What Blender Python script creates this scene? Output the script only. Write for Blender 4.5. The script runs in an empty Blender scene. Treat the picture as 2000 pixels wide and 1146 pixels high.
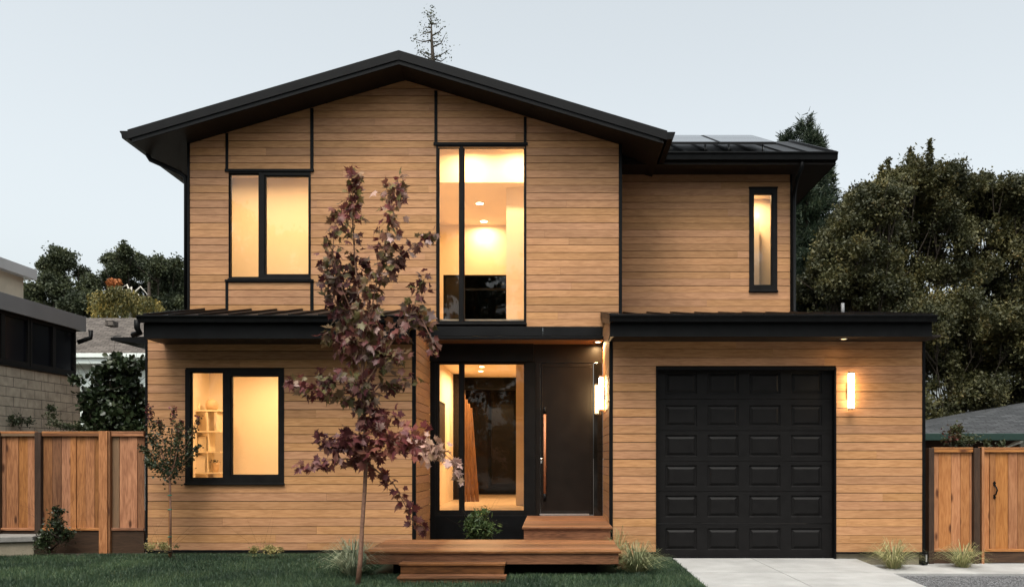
import bpy, math, random
import numpy as np
from mathutils import Vector
C = bpy.data.collections.new('place'); SC = bpy.context.scene; SC.collection.children.link(C)
R = math.radians
random.seed(7); rng = np.random.default_rng(7)
# ------------------------------------------------------------------ camera, sky, sun, exposure
H, S, D0 = 1.51, 0.0076, 12.5
cam = bpy.data.cameras.new('camera'); co = bpy.data.objects.new('camera', cam); C.objects.link(co); SC.camera = co
co.location = (0, 0, H); co.rotation_euler = (R(90), 0, 0)
cam.sensor_width = 36; cam.lens = 36*(D0/S)/2000; cam.shift_x = -0.040; cam.shift_y = 0.1595
cam.clip_end = 1500; cam.clip_start = .1
w = bpy.data.worlds.new('World'); SC.world = w; w.use_nodes = True
nt = w.node_tree; bgn = nt.nodes['Background']
sky = nt.nodes.new('ShaderNodeTexSky'); sky.sky_type = 'NISHITA'; sky.sun_disc = False
SUN_EL, SUN_AZ = 64, 190          # the bright part of the evening sky lies behind the camera
sky.sun_elevation = R(SUN_EL); sky.sun_rotation = R(SUN_AZ)
sky.air_density = 1.0; sky.dust_density = 6; sky.ozone_density = 1.0
hs = nt.nodes.new('ShaderNodeHueSaturation'); hs.inputs['Saturation'].default_value = .22
nt.links.new(sky.outputs[0], hs.inputs['Color']); tn = nt.nodes.new('ShaderNodeMix'); tn.data_type = 'RGBA'; tn.blend_type = 'MULTIPLY'; tn.inputs[0].default_value = 1; tn.inputs[7].default_value = (.955, 1.0, .985, 1)
nt.links.new(hs.outputs[0], tn.inputs[6]); nt.links.new(tn.outputs[2], bgn.inputs[0])
bgn.inputs[1].default_value = .15
sl = bpy.data.lights.new('sun', 'SUN'); so = bpy.data.objects.new('sun', sl); C.objects.link(so)
sl.energy = 1.35; sl.angle = R(26); sl.color = (1, .90, .80)
so.rotation_euler = Vector((math.sin(R(SUN_AZ))*math.cos(R(SUN_EL)), math.cos(R(SUN_AZ))*math.cos(R(SUN_EL)), math.sin(R(SUN_EL)))).to_track_quat('Z', 'Y').to_euler()
SC.view_settings.view_transform = 'Standard'; SC.view_settings.look = 'None'
SC.view_settings.exposure = 1.0; SC.view_settings.gamma = 1
SC.cycles.max_bounces = 8; SC.cycles.transparent_max_bounces = 12; SC.cycles.use_denoising = True
SC.cycles.sample_clamp_indirect = 4

def X(px, k): return (px-1080)*S/k
def Z(py, k): return H+(892-py)*S/k
def Yk(k): return D0/k
def W3(px, py, k): return Vector((X(px, k), Yk(k), Z(py, k)))

# ------------------------------------------------------------------ materials
def mat(name, col=(.5, .5, .5), rough=.5, metal=0, spec=.3):
    m = bpy.data.materials.new(name); m.use_nodes = True
    b = m.node_tree.nodes['Principled BSDF']
    b.inputs['Base Color'].default_value = (*col, 1); b.inputs['Roughness'].default_value = rough
    b.inputs['Metallic'].default_value = metal; b.inputs['Specular IOR Level'].default_value = spec
    return m
def N(m, t, **kw):
    n = m.node_tree.nodes.new('ShaderNode'+t)
    for k, v in kw.items():
        if k in n.inputs: n.inputs[k].default_value = v
        else: setattr(n, k, v)
    return n
def L(m, a, b): m.node_tree.links.new(a, b)
def ramp(m, fac, stops):
    r = N(m, 'ValToRGB'); e = r.color_ramp.elements
    while len(e) < len(stops): e.new(.5)
    for i, (p, c) in enumerate(stops): e[i].position = p; e[i].color = (*c, 1)
    L(m, fac, r.inputs[0]); return r.outputs[0]
def mth(m, op, a, b=None):
    n = N(m, 'Math', operation=op)
    for i, v in enumerate((a, b)):
        if v is None: continue
        if hasattr(v, 'links'): L(m, v, n.inputs[i])
        else: n.inputs[i].default_value = v
    return n.outputs[0]
def mixc(m, f, a, b, bt='MIX'):
    n = N(m, 'Mix', data_type='RGBA', blend_type=bt)
    for i, v in ((0, f), (6, a), (7, b)):
        if hasattr(v, 'links'): L(m, v, n.inputs[i])
        elif i == 0: n.inputs[0].default_value = v
        else: n.inputs[i].default_value = (*v, 1)
    return n.outputs[2]
def bump(m, h, strength=.3, dist=.01):
    b = N(m, 'Bump'); b.inputs['Strength'].default_value = strength; b.inputs['Distance'].default_value = dist
    L(m, h, b.inputs['Height']); L(m, b.outputs[0], m.node_tree.nodes['Principled BSDF'].inputs['Normal'])
def BC(m): return m.node_tree.nodes['Principled BSDF'].inputs['Base Color']

def wood(name, dark, light, rough=.6, tone=(.80, 1.14), knots=0, grain=1.0, blot=.25, hue2=None, satv=.16):
    """boards with their own grain: UV 'grain' runs along the board, UV 'rnd' is constant per board"""
    m = mat(name, light, rough)
    uv = N(m, 'UVMap', uv_map='grain'); rn = N(m, 'UVMap', uv_map='rnd')
    sp = N(m, 'SeparateXYZ'); L(m, rn.outputs[0], sp.inputs[0])
    mp = N(m, 'Mapping'); mp.inputs['Scale'].default_value = (1.6, 15, 1); L(m, uv.outputs[0], mp.inputs[0])
    n1 = N(m, 'TexNoise', Scale=1.0, Detail=3.0, Roughness=.55); L(m, mp.outputs[0], n1.inputs['Vector'])
    ring = mth(m, 'PINGPONG', mth(m, 'MULTIPLY', n1.outputs[0], 11*grain), 1.0)     # cathedral rings
    mp2 = N(m, 'Mapping'); mp2.inputs['Scale'].default_value = (3, 160, 1); L(m, uv.outputs[0], mp2.inputs[0])
    n2 = N(m, 'TexNoise', Scale=1.0, Detail=4.0, Roughness=.6); L(m, mp2.outputs[0], n2.inputs['Vector'])
    mp3 = N(m, 'Mapping'); mp3.inputs['Scale'].default_value = (1.1, 5, 1); L(m, uv.outputs[0], mp3.inputs[0])
    n3 = N(m, 'TexNoise', Scale=1.0, Detail=2.0); L(m, mp3.outputs[0], n3.inputs['Vector'])
    f = mth(m, 'ADD', mth(m, 'MULTIPLY', ring, .50), mth(m, 'MULTIPLY', n2.outputs[0], .62))
    f = mth(m, 'ADD', f, mth(m, 'MULTIPLY', mth(m, 'SUBTRACT', n3.outputs[0], .5), blot*4))
    c = ramp(m, f, [(.12, dark), (.95, light)])
    mr = N(m, 'MapRange'); L(m, sp.outputs[0], mr.inputs[0]); mr.inputs['To Min'].default_value = tone[0]; mr.inputs['To Max'].default_value = tone[1]
    hv = N(m, 'HueSaturation'); L(m, c, hv.inputs['Color']); L(m, mr.outputs[0], hv.inputs['Value'])
    L(m, mth(m, 'ADD', mth(m, 'MULTIPLY', sp.outputs[1], satv), 1.0-satv/2), hv.inputs['Saturation'])
    L(m, mth(m, 'ADD', mth(m, 'MULTIPLY', sp.outputs[1], .007), .4965), hv.inputs['Hue'])
    out = hv.outputs[0]
    if hue2:
        out = mixc(m, mth(m, 'MULTIPLY', mth(m, 'GREATER_THAN', sp.outputs[1], .90), .7), out, hue2)
    if knots:
        mk = N(m, 'Mapping'); mk.inputs['Scale'].default_value = (2.0, 5.5, 1); L(m, uv.outputs[0], mk.inputs[0])
        nd = N(m, 'TexVoronoi', Scale=1.0, Randomness=1.0); L(m, mk.outputs[0], nd.inputs['Vector'])
        kf = ramp(m, nd.outputs['Distance'], [(.08, (1, 1, 1)), (.13+.06*knots, (0, 0, 0))])
        out = mixc(m, kf, out, (dark[0]*.35, dark[1]*.3, dark[2]*.3))
    tc = N(m, 'TexCoord'); ns = N(m, 'TexNoise', Scale=.55, Detail=4.0, Roughness=.6); L(m, tc.outputs['Object'], ns.inputs['Vector'])
    out = mixc(m, 1.0, out, ramp(m, ns.outputs[0], [(.35, (.90, .90, .91)), (.65, (1.05, 1.04, 1.03))]), 'MULTIPLY')
    L(m, out, BC(m)); bump(m, mth(m, 'ADD', f, 0), .35, .002)
    L(m, mth(m, 'ADD', mth(m, 'MULTIPLY', n2.outputs[0], .2), rough-.1), m.node_tree.nodes['Principled BSDF'].inputs['Roughness'])
    return m
M = {}
M['siding'] = wood('siding', (.300, .144, .061), (.465, .243, .114), .62, (.84, 1.08), blot=.16, satv=.08)
M['deck'] = wood('deck_wood', (.085, .034, .014), (.235, .100, .043), .45, (.55, 1.3), grain=1.3, blot=.35)
M['fence'] = wood('fence_wood', (.18, .066, .023), (.40, .175, .072), .7, (.48, 1.2), knots=.8, hue2=(.13, .10, .068))
M['fence_r'] = wood('fence_wood_new', (.25, .088, .026), (.43, .19, .072), .62, (.62, 1.12), knots=1.0)
M['dark_wood'] = wood('dark_wood', (.025, .013, .007), (.06, .032, .018), .7)
M['soffit'] = wood('soffit_wood', (.005, .003, .002), (.012, .007, .004), .6)
M['handle_wood'] = wood('handle_wood', (.28, .10, .03), (.5, .2, .07), .4)
M['plank'] = wood('plank_wood', (.13, .06, .028), (.27, .14, .07), .5)
def painted(name, col, rough, nscale=6, amt=.25):
    m = mat(name, col, rough, 0, .10 if max(col) < .03 else .3); tc = N(m, 'TexCoord'); n = N(m, 'TexNoise', Scale=float(nscale), Detail=5.0); L(m, tc.outputs['Object'], n.inputs['Vector'])
    lo = tuple(c*(1-amt) for c in col); hi = tuple(c*(1+amt) for c in col)
    L(m, ramp(m, n.outputs[0], [(.3, lo), (.7, hi)]), BC(m))
    L(m, mth(m, 'ADD', mth(m, 'MULTIPLY', n.outputs[0], .16), rough-.08), m.node_tree.nodes['Principled BSDF'].inputs['Roughness'])
    return m
M['black'] = painted('black_metal', (.0035, .0037, .004), .5)
M['roofm'] = painted('roof_metal', (.005, .005, .0055), .42, 3)
M['fascia'] = painted('fascia_metal', (.0065, .0066, .007), .6, 4)
M['frame'] = painted('window_frame', (.0065, .006, .0057), .5)
M['backing'] = mat('backing', (.012, .008, .006), .9)
M['bronze'] = painted('door_bronze', (.009, .0065, .005), .36, 5, .15); M['bronze'].node_tree.nodes['Principled BSDF'].inputs['Specular IOR Level'].default_value = .2
M['gloss'] = mat('gloss_black', (.006, .005, .004), .06, 0, .5)
M['garage'] = painted('garage_paint', (.0075, .0070, .0070), .5, 8, .15)
M['metal'] = mat('metal', (.7, .7, .68), .35, 1)
M['wallin'] = painted('interior_paint', (.78, .66, .50), .8, 2, .03)
M['tile'] = painted('floor_tile', (.55, .43, .30), .35, 3, .2)
M['white'] = painted('white_paint', (.62, .67, .63), .6, 3, .05)
M['shelf'] = painted('shelf_wood', (.72, .60, .42), .6, 9, .1)
M['ceramic'] = painted('ceramic', (.55, .38, .22), .5, 12, .15)
M['solar'] = mat('solar_glass', (.008, .009, .013), .12)
M['greypaint'] = painted('grey_fascia', (.17, .17, .175), .5, 2, .1)
M['green'] = mat('green_tie', (.01, .16, .10), .5)
M['greenfascia'] = mat('green_fascia', (.012, .03, .024), .5)
# glass: clear pane with mirror reflection by Fresnel
def glass(name, tint=(1, 1, 1)):
    m = bpy.data.materials.new(name); m.use_nodes = True; t = m.node_tree; t.nodes.clear()
    o = N(m, 'OutputMaterial'); tr = N(m, 'BsdfTransparent'); tr.inputs[0].default_value = (*tint, 1)
    gl = N(m, 'BsdfGlossy'); gl.inputs['Roughness'].default_value = .01
    fr = N(m, 'Fresnel', IOR=1.38); mx = N(m, 'MixShader')
    L(m, fr.outputs[0], mx.inputs[0]); L(m, tr.outputs[0], mx.inputs[1]); L(m, gl.outputs[0], mx.inputs[2]); L(m, mx.outputs[0], o.inputs[0])
    return m
M['glass'] = glass('glass'); M['tinted'] = glass('tinted_glass', (.03, .028, .025))
def emit(name, col, s):
    m = bpy.data.materials.new(name); m.use_nodes = True; t = m.node_tree; t.nodes.clear()
    o = N(m, 'OutputMaterial'); e = N(m, 'Emission'); e.inputs[0].default_value = (*col, 1); e.inputs[1].default_value = s
    L(m, e.outputs[0], o.inputs[0]); return m
M['tube'] = emit('lamp_tube', (1, .70, .36), 14)
M['faint'] = emit('faint_lens', (1, .66, .32), 1.5)
M['tube2'] = emit('lamp_tube_warm', (1, .64, .30), 50)
M['bulb'] = emit('lamp_disc', (1, .78, .45), 14)
def concrete(name, lo, hi, sc=2.0, rough=.8, fine=60):
    m = mat(name, hi, rough); tc = N(m, 'TexCoord')
    a = N(m, 'TexNoise', Scale=sc, Detail=6.0, Roughness=.6); L(m, tc.outputs['Object'], a.inputs['Vector'])
    b = N(m, 'TexNoise', Scale=float(fine), Detail=3.0); L(m, tc.outputs['Object'], b.inputs['Vector'])
    f = mth(m, 'ADD', mth(m, 'MULTIPLY', a.outputs[0], .7), mth(m, 'MULTIPLY', b.outputs[0], .3))
    L(m, ramp(m, f, [(.30, lo), (.68, hi)]), BC(m)); bump(m, b.outputs[0], .4, .003); return m
M['concrete'] = concrete('concrete', (.20, .198, .19), (.33, .326, .316))
M['stone'] = concrete('cap_stone', (.13, .125, .115), (.22, .21, .195), 6)
M['found'] = concrete('foundation', (.16, .14, .10), (.27, .23, .17), 3)
M['soil'] = concrete('soil', (.022, .017, .012), (.05, .038, .027), 5)
M['lawnbase'] = concrete('lawn_base', (.012, .022, .012), (.03, .045, .022), 9)
M['gravel'] = concrete('gravel', (.045, .045, .047), (.16, .16, .165), 40, .9, 90)
M['asphalt'] = concrete('asphalt', (.04, .04, .04), (.06, .06, .06), 8)
def blockwall():
    m = mat('concrete_block', (.4, .35, .28), .85); tc = N(m, 'TexCoord'); sp = N(m, 'SeparateXYZ'); L(m, tc.outputs['Object'], sp.inputs[0])
    cb = N(m, 'CombineXYZ'); L(m, sp.outputs[1], cb.inputs[0]); L(m, sp.outputs[2], cb.inputs[1])
    br = N(m, 'TexBrick', Scale=1.0); L(m, cb.outputs[0], br.inputs['Vector'])
    br.inputs['Brick Width'].default_value = .40; br.inputs['Row Height'].default_value = .17; br.inputs['Mortar Size'].default_value = .006
    br.inputs['Color1'].default_value = (.40, .35, .275, 1); br.inputs['Color2'].default_value = (.48, .42, .33, 1); br.inputs['Mortar'].default_value = (.08, .07, .06, 1)
    n = N(m, 'TexNoise', Scale=7.0, Detail=6.0); L(m, tc.outputs['Object'], n.inputs['Vector'])
    c = mixc(m, 1.0, br.outputs[0], ramp(m, n.outputs[0], [(.3, (.72, .72, .72)), (.7, (1.1, 1.1, 1.1))]), 'MULTIPLY')
    L(m, c, BC(m)); bump(m, mth(m, 'SUBTRACT', n.outputs[0], mth(m, 'MULTIPLY', br.outputs[1], 1.5)), .6, .008); return m
M['block'] = blockwall()
def shingle(name, lo, hi):
    m = mat(name, hi, .9); uv = N(m, 'UVMap', uv_map='grain')
    br = N(m, 'TexBrick', Scale=1.0); L(m, uv.outputs[0], br.inputs['Vector'])
    br.inputs['Brick Width'].default_value = .30; br.inputs['Row Height'].default_value = .14; br.inputs['Mortar Size'].default_value = .012
    br.inputs['Color1'].default_value = (*lo, 1); br.inputs['Color2'].default_value = (*hi, 1); br.inputs['Mortar'].default_value = (*[c*.3 for c in lo], 1)
    n = N(m, 'TexNoise', Scale=30.0, Detail=4.0); L(m, uv.outputs[0], n.inputs['Vector'])
    L(m, mixc(m, 1.0, br.outputs[0], ramp(m, n.outputs[0], [(.3, (.7, .7, .7)), (.7, (1.2, 1.2, 1.2))]), 'MULTIPLY'), BC(m))
    bump(m, mth(m, 'SUBTRACT', n.outputs[0], br.outputs[1]), .5, .01); return m
M['shingle'] = shingle('shingles_brown', (.055, .045, .038), (.11, .093, .08))
M['shingle_g'] = shingle('shingles_grey', (.022, .024, .026), (.052, .054, .057))
def leafm(name, stops, rough=.5, trans=.25):
    m = mat(name, stops[0][1], rough); rn = N(m, 'UVMap', uv_map='rnd'); sp = N(m, 'SeparateXYZ'); L(m, rn.outputs[0], sp.inputs[0])
    c = ramp(m, sp.outputs[0], stops)
    tc = N(m, 'TexCoord'); n = N(m, 'TexNoise', Scale=.9, Detail=2.0); L(m, tc.outputs['Object'], n.inputs['Vector'])
    c = mixc(m, 1.0, c, ramp(m, n.outputs[0], [(.35, (.55, .6, .6)), (.68, (1.45, 1.35, 1.2))]), 'MULTIPLY')
    L(m, c, BC(m)); b = m.node_tree.nodes['Principled BSDF']
    t = N(m, 'BsdfTranslucent'); L(m, c, t.inputs[0]); mx = N(m, 'MixShader'); mx.inputs[0].default_value = trans
    o = m.node_tree.nodes['Material Output']; L(m, b.outputs[0], mx.inputs[1]); L(m, t.outputs[0], mx.inputs[2]); L(m, mx.outputs[0], o.inputs[0])
    b.inputs['Specular IOR Level'].default_value = .3
    return m
M['oak'] = leafm('oak_leaves', [(0, (.026, .030, .012)), (.6, (.060, .060, .023)), (.9, (.11, .095, .036)), (1, (.17, .11, .04))], .6)
M['oak_dark'] = leafm('dark_leaves', [(0, (.022, .030, .017)), (.7, (.048, .060, .030)), (1, (.085, .09, .04))], .6)
M['conif'] = leafm('needles', [(0, (.012, .024, .014)), (.7, (.028, .045, .027)), (1, (.065, .08, .045))], .6)
M['willow'] = leafm('willow_leaves', [(0, (.07, .07, .02)), (.6, (.13, .115, .035)), (1, (.22, .16, .04))], .6)
M['orange'] = leafm('orange_leaves', [(0, (.16, .05, .02)), (1, (.26, .10, .03))], .6)
M['laurel'] = leafm('glossy_leaves', [(0, (.010, .020, .009)), (.8, (.028, .042, .018)), (1, (.06, .07, .035))], .4, .15)
M['maple'] = leafm('maple_leaves', [(0, (.068, .016, .021)), (.32, (.140, .038, .040)), (.54, (.165, .068, .048)), (.70, (.125, .115, .038)), (.85, (.20, .13, .075)), (1, (.40, .27, .26))], .5, .3)
M['myrtle'] = leafm('myrtle_leaves', [(0, (.018, .030, .014)), (.6, (.045, .05, .022)), (.85, (.10, .035, .03)), (1, (.20, .04, .05))], .45)
M['grass'] = leafm('grass_blades', [(0, (.022, .046, .027)), (.7, (.048, .085, .047)), (1, (.10, .135, .07))], .5, .3)
M['sedge'] = leafm('sedge_blades', [(0, (.10, .13, .05)), (.5, (.26, .27, .13)), (1, (.42, .38, .22))], .6)
M['silver'] = leafm('silver_blades', [(0, (.13, .17, .10)), (.5, (.30, .34, .23)), (1, (.48, .46, .33))], .6)
M['yellowfl'] = leafm('pale_flowers', [(0, (.09, .10, .03)), (.5, (.22, .20, .07)), (1, (.45, .36, .18))], .6)
M['bark'] = concrete('bark', (.02, .015, .011), (.055, .042, .03), 14, .9, 80)
M['mbark'] = concrete('maple_bark', (.11, .055, .036), (.24, .13, .085), 20, .7, 90)
M['pale_bark'] = concrete('pale_bark', (.28, .26, .22), (.5, .47, .42), 14, .8, 60)

# ------------------------------------------------------------------ mesh builder
class MB:
    def __init__(s): s.v = []; s.f = []; s.uv = []; s.rn = []; s.sm = []
    def face(s, idx, pts, ax, off, rn, smooth=False):
        s.f.append(idx)
        for p in pts:
            u = p[ax]; v = sum(p)-p[ax]
            s.uv.append((u+off[0], v+off[1])); s.rn.append(rn)
        s.sm.append(smooth)
    def poly(s, pts, faces, ax=0, smooth=False, rn=None):
        b = len(s.v); s.v += [tuple(p) for p in pts]
        off = (random.random()*90, random.random()*90); rn = rn or (random.random(), random.random())
        for f in faces: s.face([b+i for i in f], [pts[i] for i in f], ax, off, rn, smooth)
    def hexa(s, p, ax=0):   # p: bottom 4 (ccw) then top 4
        s.poly(p, [(3, 2, 1, 0), (4, 5, 6, 7), (0, 1, 5, 4), (1, 2, 6, 5), (2, 3, 7, 6), (3, 0, 4, 7)], ax)
    def box(s, x0, x1, y0, y1, z0, z1, ax=0):
        x0, x1 = min(x0, x1), max(x0, x1); y0, y1 = min(y0, y1), max(y0, y1); z0, z1 = min(z0, z1), max(z0, z1)
        s.hexa([(x0, y0, z0), (x1, y0, z0), (x1, y1, z0), (x0, y1, z0), (x0, y0, z1), (x1, y0, z1), (x1, y1, z1), (x0, y1, z1)], ax)
    def prism(s, poly, a0, a1, axis='y', ax=0):
        """poly = 2D points; axis y: (x,z) extruded along y ; axis x: (y,z) extruded along x ; axis z: (x,y) extruded along z"""
        n = len(poly)
        ar = sum(poly[i][0]*poly[(i+1) % n][1]-poly[(i+1) % n][0]*poly[i][1] for i in range(n))
        if ar < 0: poly = poly[::-1]
        mk = {'y': lambda p, a: (p[0], a, p[1]), 'x': lambda p, a: (a, p[0], p[1]), 'z': lambda p, a: (p[0], p[1], a)}[axis]
        pts = [mk(p, a0) for p in poly]+[mk(p, a1) for p in poly]
        fs = [tuple(range(n)), tuple(range(2*n-1, n-1, -1))]+[(i+n, (i+1) % n+n, (i+1) % n, i) for i in range(n)]
        if axis != 'y': fs = [f[::-1] for f in fs]
        s.poly(pts, fs, ax)
    def tube(s, pts, rad, n=8, caps=True, ax=2):
        pts = [Vector(p) for p in pts]; rad = rad if hasattr(rad, '__len__') else [rad]*len(pts)
        V = []; a = None
        for i, p in enumerate(pts):
            d = (pts[min(i+1, len(pts)-1)]-pts[max(i-1, 0)]).normalized()
            if a is None: a = d.orthogonal().normalized()
            else:
                a = a-d*a.dot(d); a = a.normalized() if a.length > 1e-6 else d.orthogonal().normalized()
            b = d.cross(a)
            for j in range(n):
                t = 2*math.pi*j/n; q = p+(a*math.cos(t)+b*math.sin(t))*rad[i]; V.append(tuple(q))
        F = []
        for i in range(len(pts)-1):
            for j in range(n): F.append((i*n+j, i*n+(j+1) % n, (i+1)*n+(j+1) % n, (i+1)*n+j))
        if caps: F += [tuple(range(n-1, -1, -1)), tuple(range((len(pts)-1)*n, len(pts)*n))]
        s.poly(V, F, ax, True)
    def lathe(s, prof, c, n=20):
        V = []; F = []
        for r, z in prof:
            for j in range(n): t = 2*math.pi*j/n; V.append((c[0]+r*math.cos(t), c[1]+r*math.sin(t), c[2]+z))
        for i in range(len(prof)-1):
            for j in range(n): F.append((i*n+j, i*n+(j+1) % n, (i+1)*n+(j+1) % n, (i+1)*n+j))
        F += [tuple(range(n-1, -1, -1)), tuple(range((len(prof)-1)*n, len(prof)*n))]
        s.poly(V, F, 2, True)
    def build(s, name, m, parent=None, bevel=0, **tags):
        me = bpy.data.meshes.new(name); me.from_pydata(s.v, [], s.f)
        u = me.uv_layers.new(name='grain'); u.data.foreach_set('uv', np.array(s.uv, dtype=np.float32).ravel())
        u = me.uv_layers.new(name='rnd'); u.data.foreach_set('uv', np.array(s.rn, dtype=np.float32).ravel())
        me.polygons.foreach_set('use_smooth', s.sm); me.materials.append(m); me.update()
        return link(name, me, parent, bevel, **tags)
def link(name, me, parent=None, bevel=0, **tags):
    o = bpy.data.objects.new(name, me); C.objects.link(o)
    if parent:
        o.parent = parent; w = Vector(parent.location); q = parent.parent
        while q: w += Vector(q.location); q = q.parent
        o.matrix_parent_inverse.identity(); o.location = -w
    if bevel:
        b = o.modifiers.new('bevel', 'BEVEL'); b.width = bevel; b.segments = 2; b.limit_method = 'ANGLE'
    for k, v in tags.items(): o[k] = v
    return o
def thing(name, label, cat, loc=(0, 0, 0), group=None):
    o = bpy.data.objects.new(name, None); C.objects.link(o); o.location = loc; o['label'] = label; o['category'] = cat
    if group: o['group'] = group
    return o
def one(mb, name, m, label, cat, group=None, bevel=0):
    o = mb.build(name, m, None, bevel, label=label, category=cat)
    if group: o['group'] = group
    return o
def boxo(name, m, parent, *b, bevel=.004, ax=0, **t):
    q = MB(); q.box(*b, ax=ax); return q.build(name, m, parent, bevel, **t)

# ------------------------------------------------------------------ wall helpers
def cells(a0, a1, z0, z1, holes):
    xs = sorted({a0, a1, *[h[0] for h in holes], *[h[1] for h in holes]}); zs = sorted({z0, z1, *[h[2] for h in holes], *[h[3] for h in holes]})
    for i in range(len(xs)-1):
        for j in range(len(zs)-1):
            cx, cz = (xs[i]+xs[i+1])/2, (zs[j]+zs[j+1])/2
            if cx < a0 or cx > a1 or cz < z0 or cz > z1: continue
            if any(h[0] < cx < h[1] and h[2] < cz < h[3] for h in holes): continue
            yield xs[i], xs[i+1], zs[j], zs[j+1]
def clip(poly, planes):
    for (a, b, c) in planes:      # keep a*x+b*z<=c
        out = []
        for i in range(len(poly)):
            p, q = poly[i], poly[(i+1) % len(poly)]; dp = a*p[0]+b*p[1]-c; dq = a*q[0]+b*q[1]-c
            if dp <= 0: out.append(p)
            if dp*dq < 0: t = dp/(dp-dq); out.append((p[0]+(q[0]-p[0])*t, p[1]+(q[1]-p[1])*t))
        poly = out
        if len(poly) < 3: return []
    return poly
PITCH, GAP = .1254, .009
def siding(mb, back, axis, fixed, sgn, a0, a1, z0, z1, holes=(), planes=(), phase=None):
    """boards along the given axis; outer face at fixed, sgn = outward direction"""
    e = 'y' if axis == 'x' else 'x'; ph = z0 if phase is None else phase
    i0 = math.floor((z0-ph)/PITCH); zz = ph+i0*PITCH
    while zz < z1-.01:
        za, zb = max(zz, z0), min(zz+PITCH-random.choice((.005, .0065, .008, .010, .011)), z1)
        if zb-za > .01:
            cuts = [a0]; p = a0-random.random()*3.5
            while p < a1:
                if p > a0+.5 and p < a1-.5: cuts.append(p)
                p += random.choice((2.4, 3.0, 3.6, 4.2, 4.8))
            cuts.append(a1)
            for c0, c1 in zip(cuts[:-1], cuts[1:]):
                segs = [(c0, c1-(.002 if c1 < a1 else 0))]
                for h in holes:
                    if h[2] < (za+zb)/2 < h[3]:
                        segs = [s for a, b in segs for s in ((a, min(b, h[0])), (max(a, h[1]), b)) if s[1]-s[0] > .005]
                for a, b in segs:
                    pl = [(a, za), (b, za), (b, zb), (a, zb)]
                    if planes: pl = clip(pl, planes)
                    if len(pl) >= 3: mb.prism(pl, fixed, fixed-sgn*.018, e, 0 if axis == 'x' else 1)
        zz += PITCH
    for a, b, c, d in cells(a0, a1, z0, z1, holes):
        pl = [(a, c), (b, c), (b, d), (a, d)]
        if planes: pl = clip(pl, planes)
        if len(pl) >= 3: back.prism(pl, fixed-sgn*.0185, fixed-sgn*.14, e)

# ================================================================== GROUND
def struct(o): o['kind'] = 'structure'; return o
g = MB(); g.box(-400, 400, -60, 900, -.9, -.16); struct(g.build('ground', M['soil']))
g = MB(); g.box(-40, 1.75, 3.2, 12.46, -.5, .035); g.box(-40, -6.1, 12.46, 12.9, -.5, .034); struct(g.build('lawn', M['lawnbase']))
g = MB(); g.box(-2.05, .82, 12.5, 14.2, -.3, .12); g.box(-11, -2.05, 12.3, 12.75, -.3, .05); struct(g.build('planting_bed', M['soil']))
g = MB(); g.box(-60, 60, -3, 3.0, -.4, -.03); struct(g.build('road', M['asphalt']))
g = MB(); g.box(-60, 60, 3.0, 3.2, -.4, .08); struct(g.build('kerb', M['concrete']))
# driveway (with control joints), path and gravel strip
def P2(px, py, z): # point on a level z seen at that pixel
    k = (py-892)*S/(H-z); return (X(px, k), D0/k)
dr = [P2(1283, 1091, 0), P2(1675, 1091, 0), P2(1813, 1146, 0)]
dx = (dr[2][0]-dr[1][0])/(dr[2][1]-dr[1][1])
xr = lambda y: dr[1][0]+dx*(y-dr[1][1])
g = MB()
Yb = 12.62; gx = X(1283, 1.0); jy = [3.25, 7.4, 11.05, Yb]; mid = lambda y: X(1470, 1)+.02*(Yb-y)
for a, b in zip(jy[:-1], jy[1:]):
    for s0, s1 in ((0, 1), (1, 2)):
        e = [lambda y: gx, mid, xr]; q = .004
        g.hexa([(e[s0](a)+q, a+q, -.25), (e[s1](a)-q, a+q, -.25), (e[s1](b)-q, b-q, -.25), (e[s0](b)+q, b-q, -.25),
                (e[s0](a)+q, a+q, 0), (e[s1](a)-q, a+q, 0), (e[s1](b)-q, b-q, 0), (e[s0](b)+q, b-q, 0)])
struct(g.build('driveway', M['concrete']))
zp = -.09
g = MB(); y_f = P2(1900, 1119, zp)[1]
g.hexa([(xr(y_f)+.01, y_f, -.3), (14, y_f-.12, -.3), (14, 12.75, -.3), (xr(12.75)+.01, 12.75, -.3), (xr(y_f)+.01, y_f, zp), (14, y_f-.12, zp), (14, 12.75, zp), (xr(12.75)+.01, 12.75, zp)])
struct(g.build('path', M['concrete']))
g = MB(); g.hexa([(xr(3.3)+.01, 3.3, -.3), (14, 3.3, -.3), (14, y_f-.13, -.3), (xr(y_f)+.01, y_f-.01, -.3), (xr(3.3)+.01, 3.3, -.115), (14, 3.3, -.115), (14, y_f-.13, -.115), (xr(y_f)+.01, y_f-.01, -.115)])
struct(g.build('gravel_bed', M['gravel']))

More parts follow.
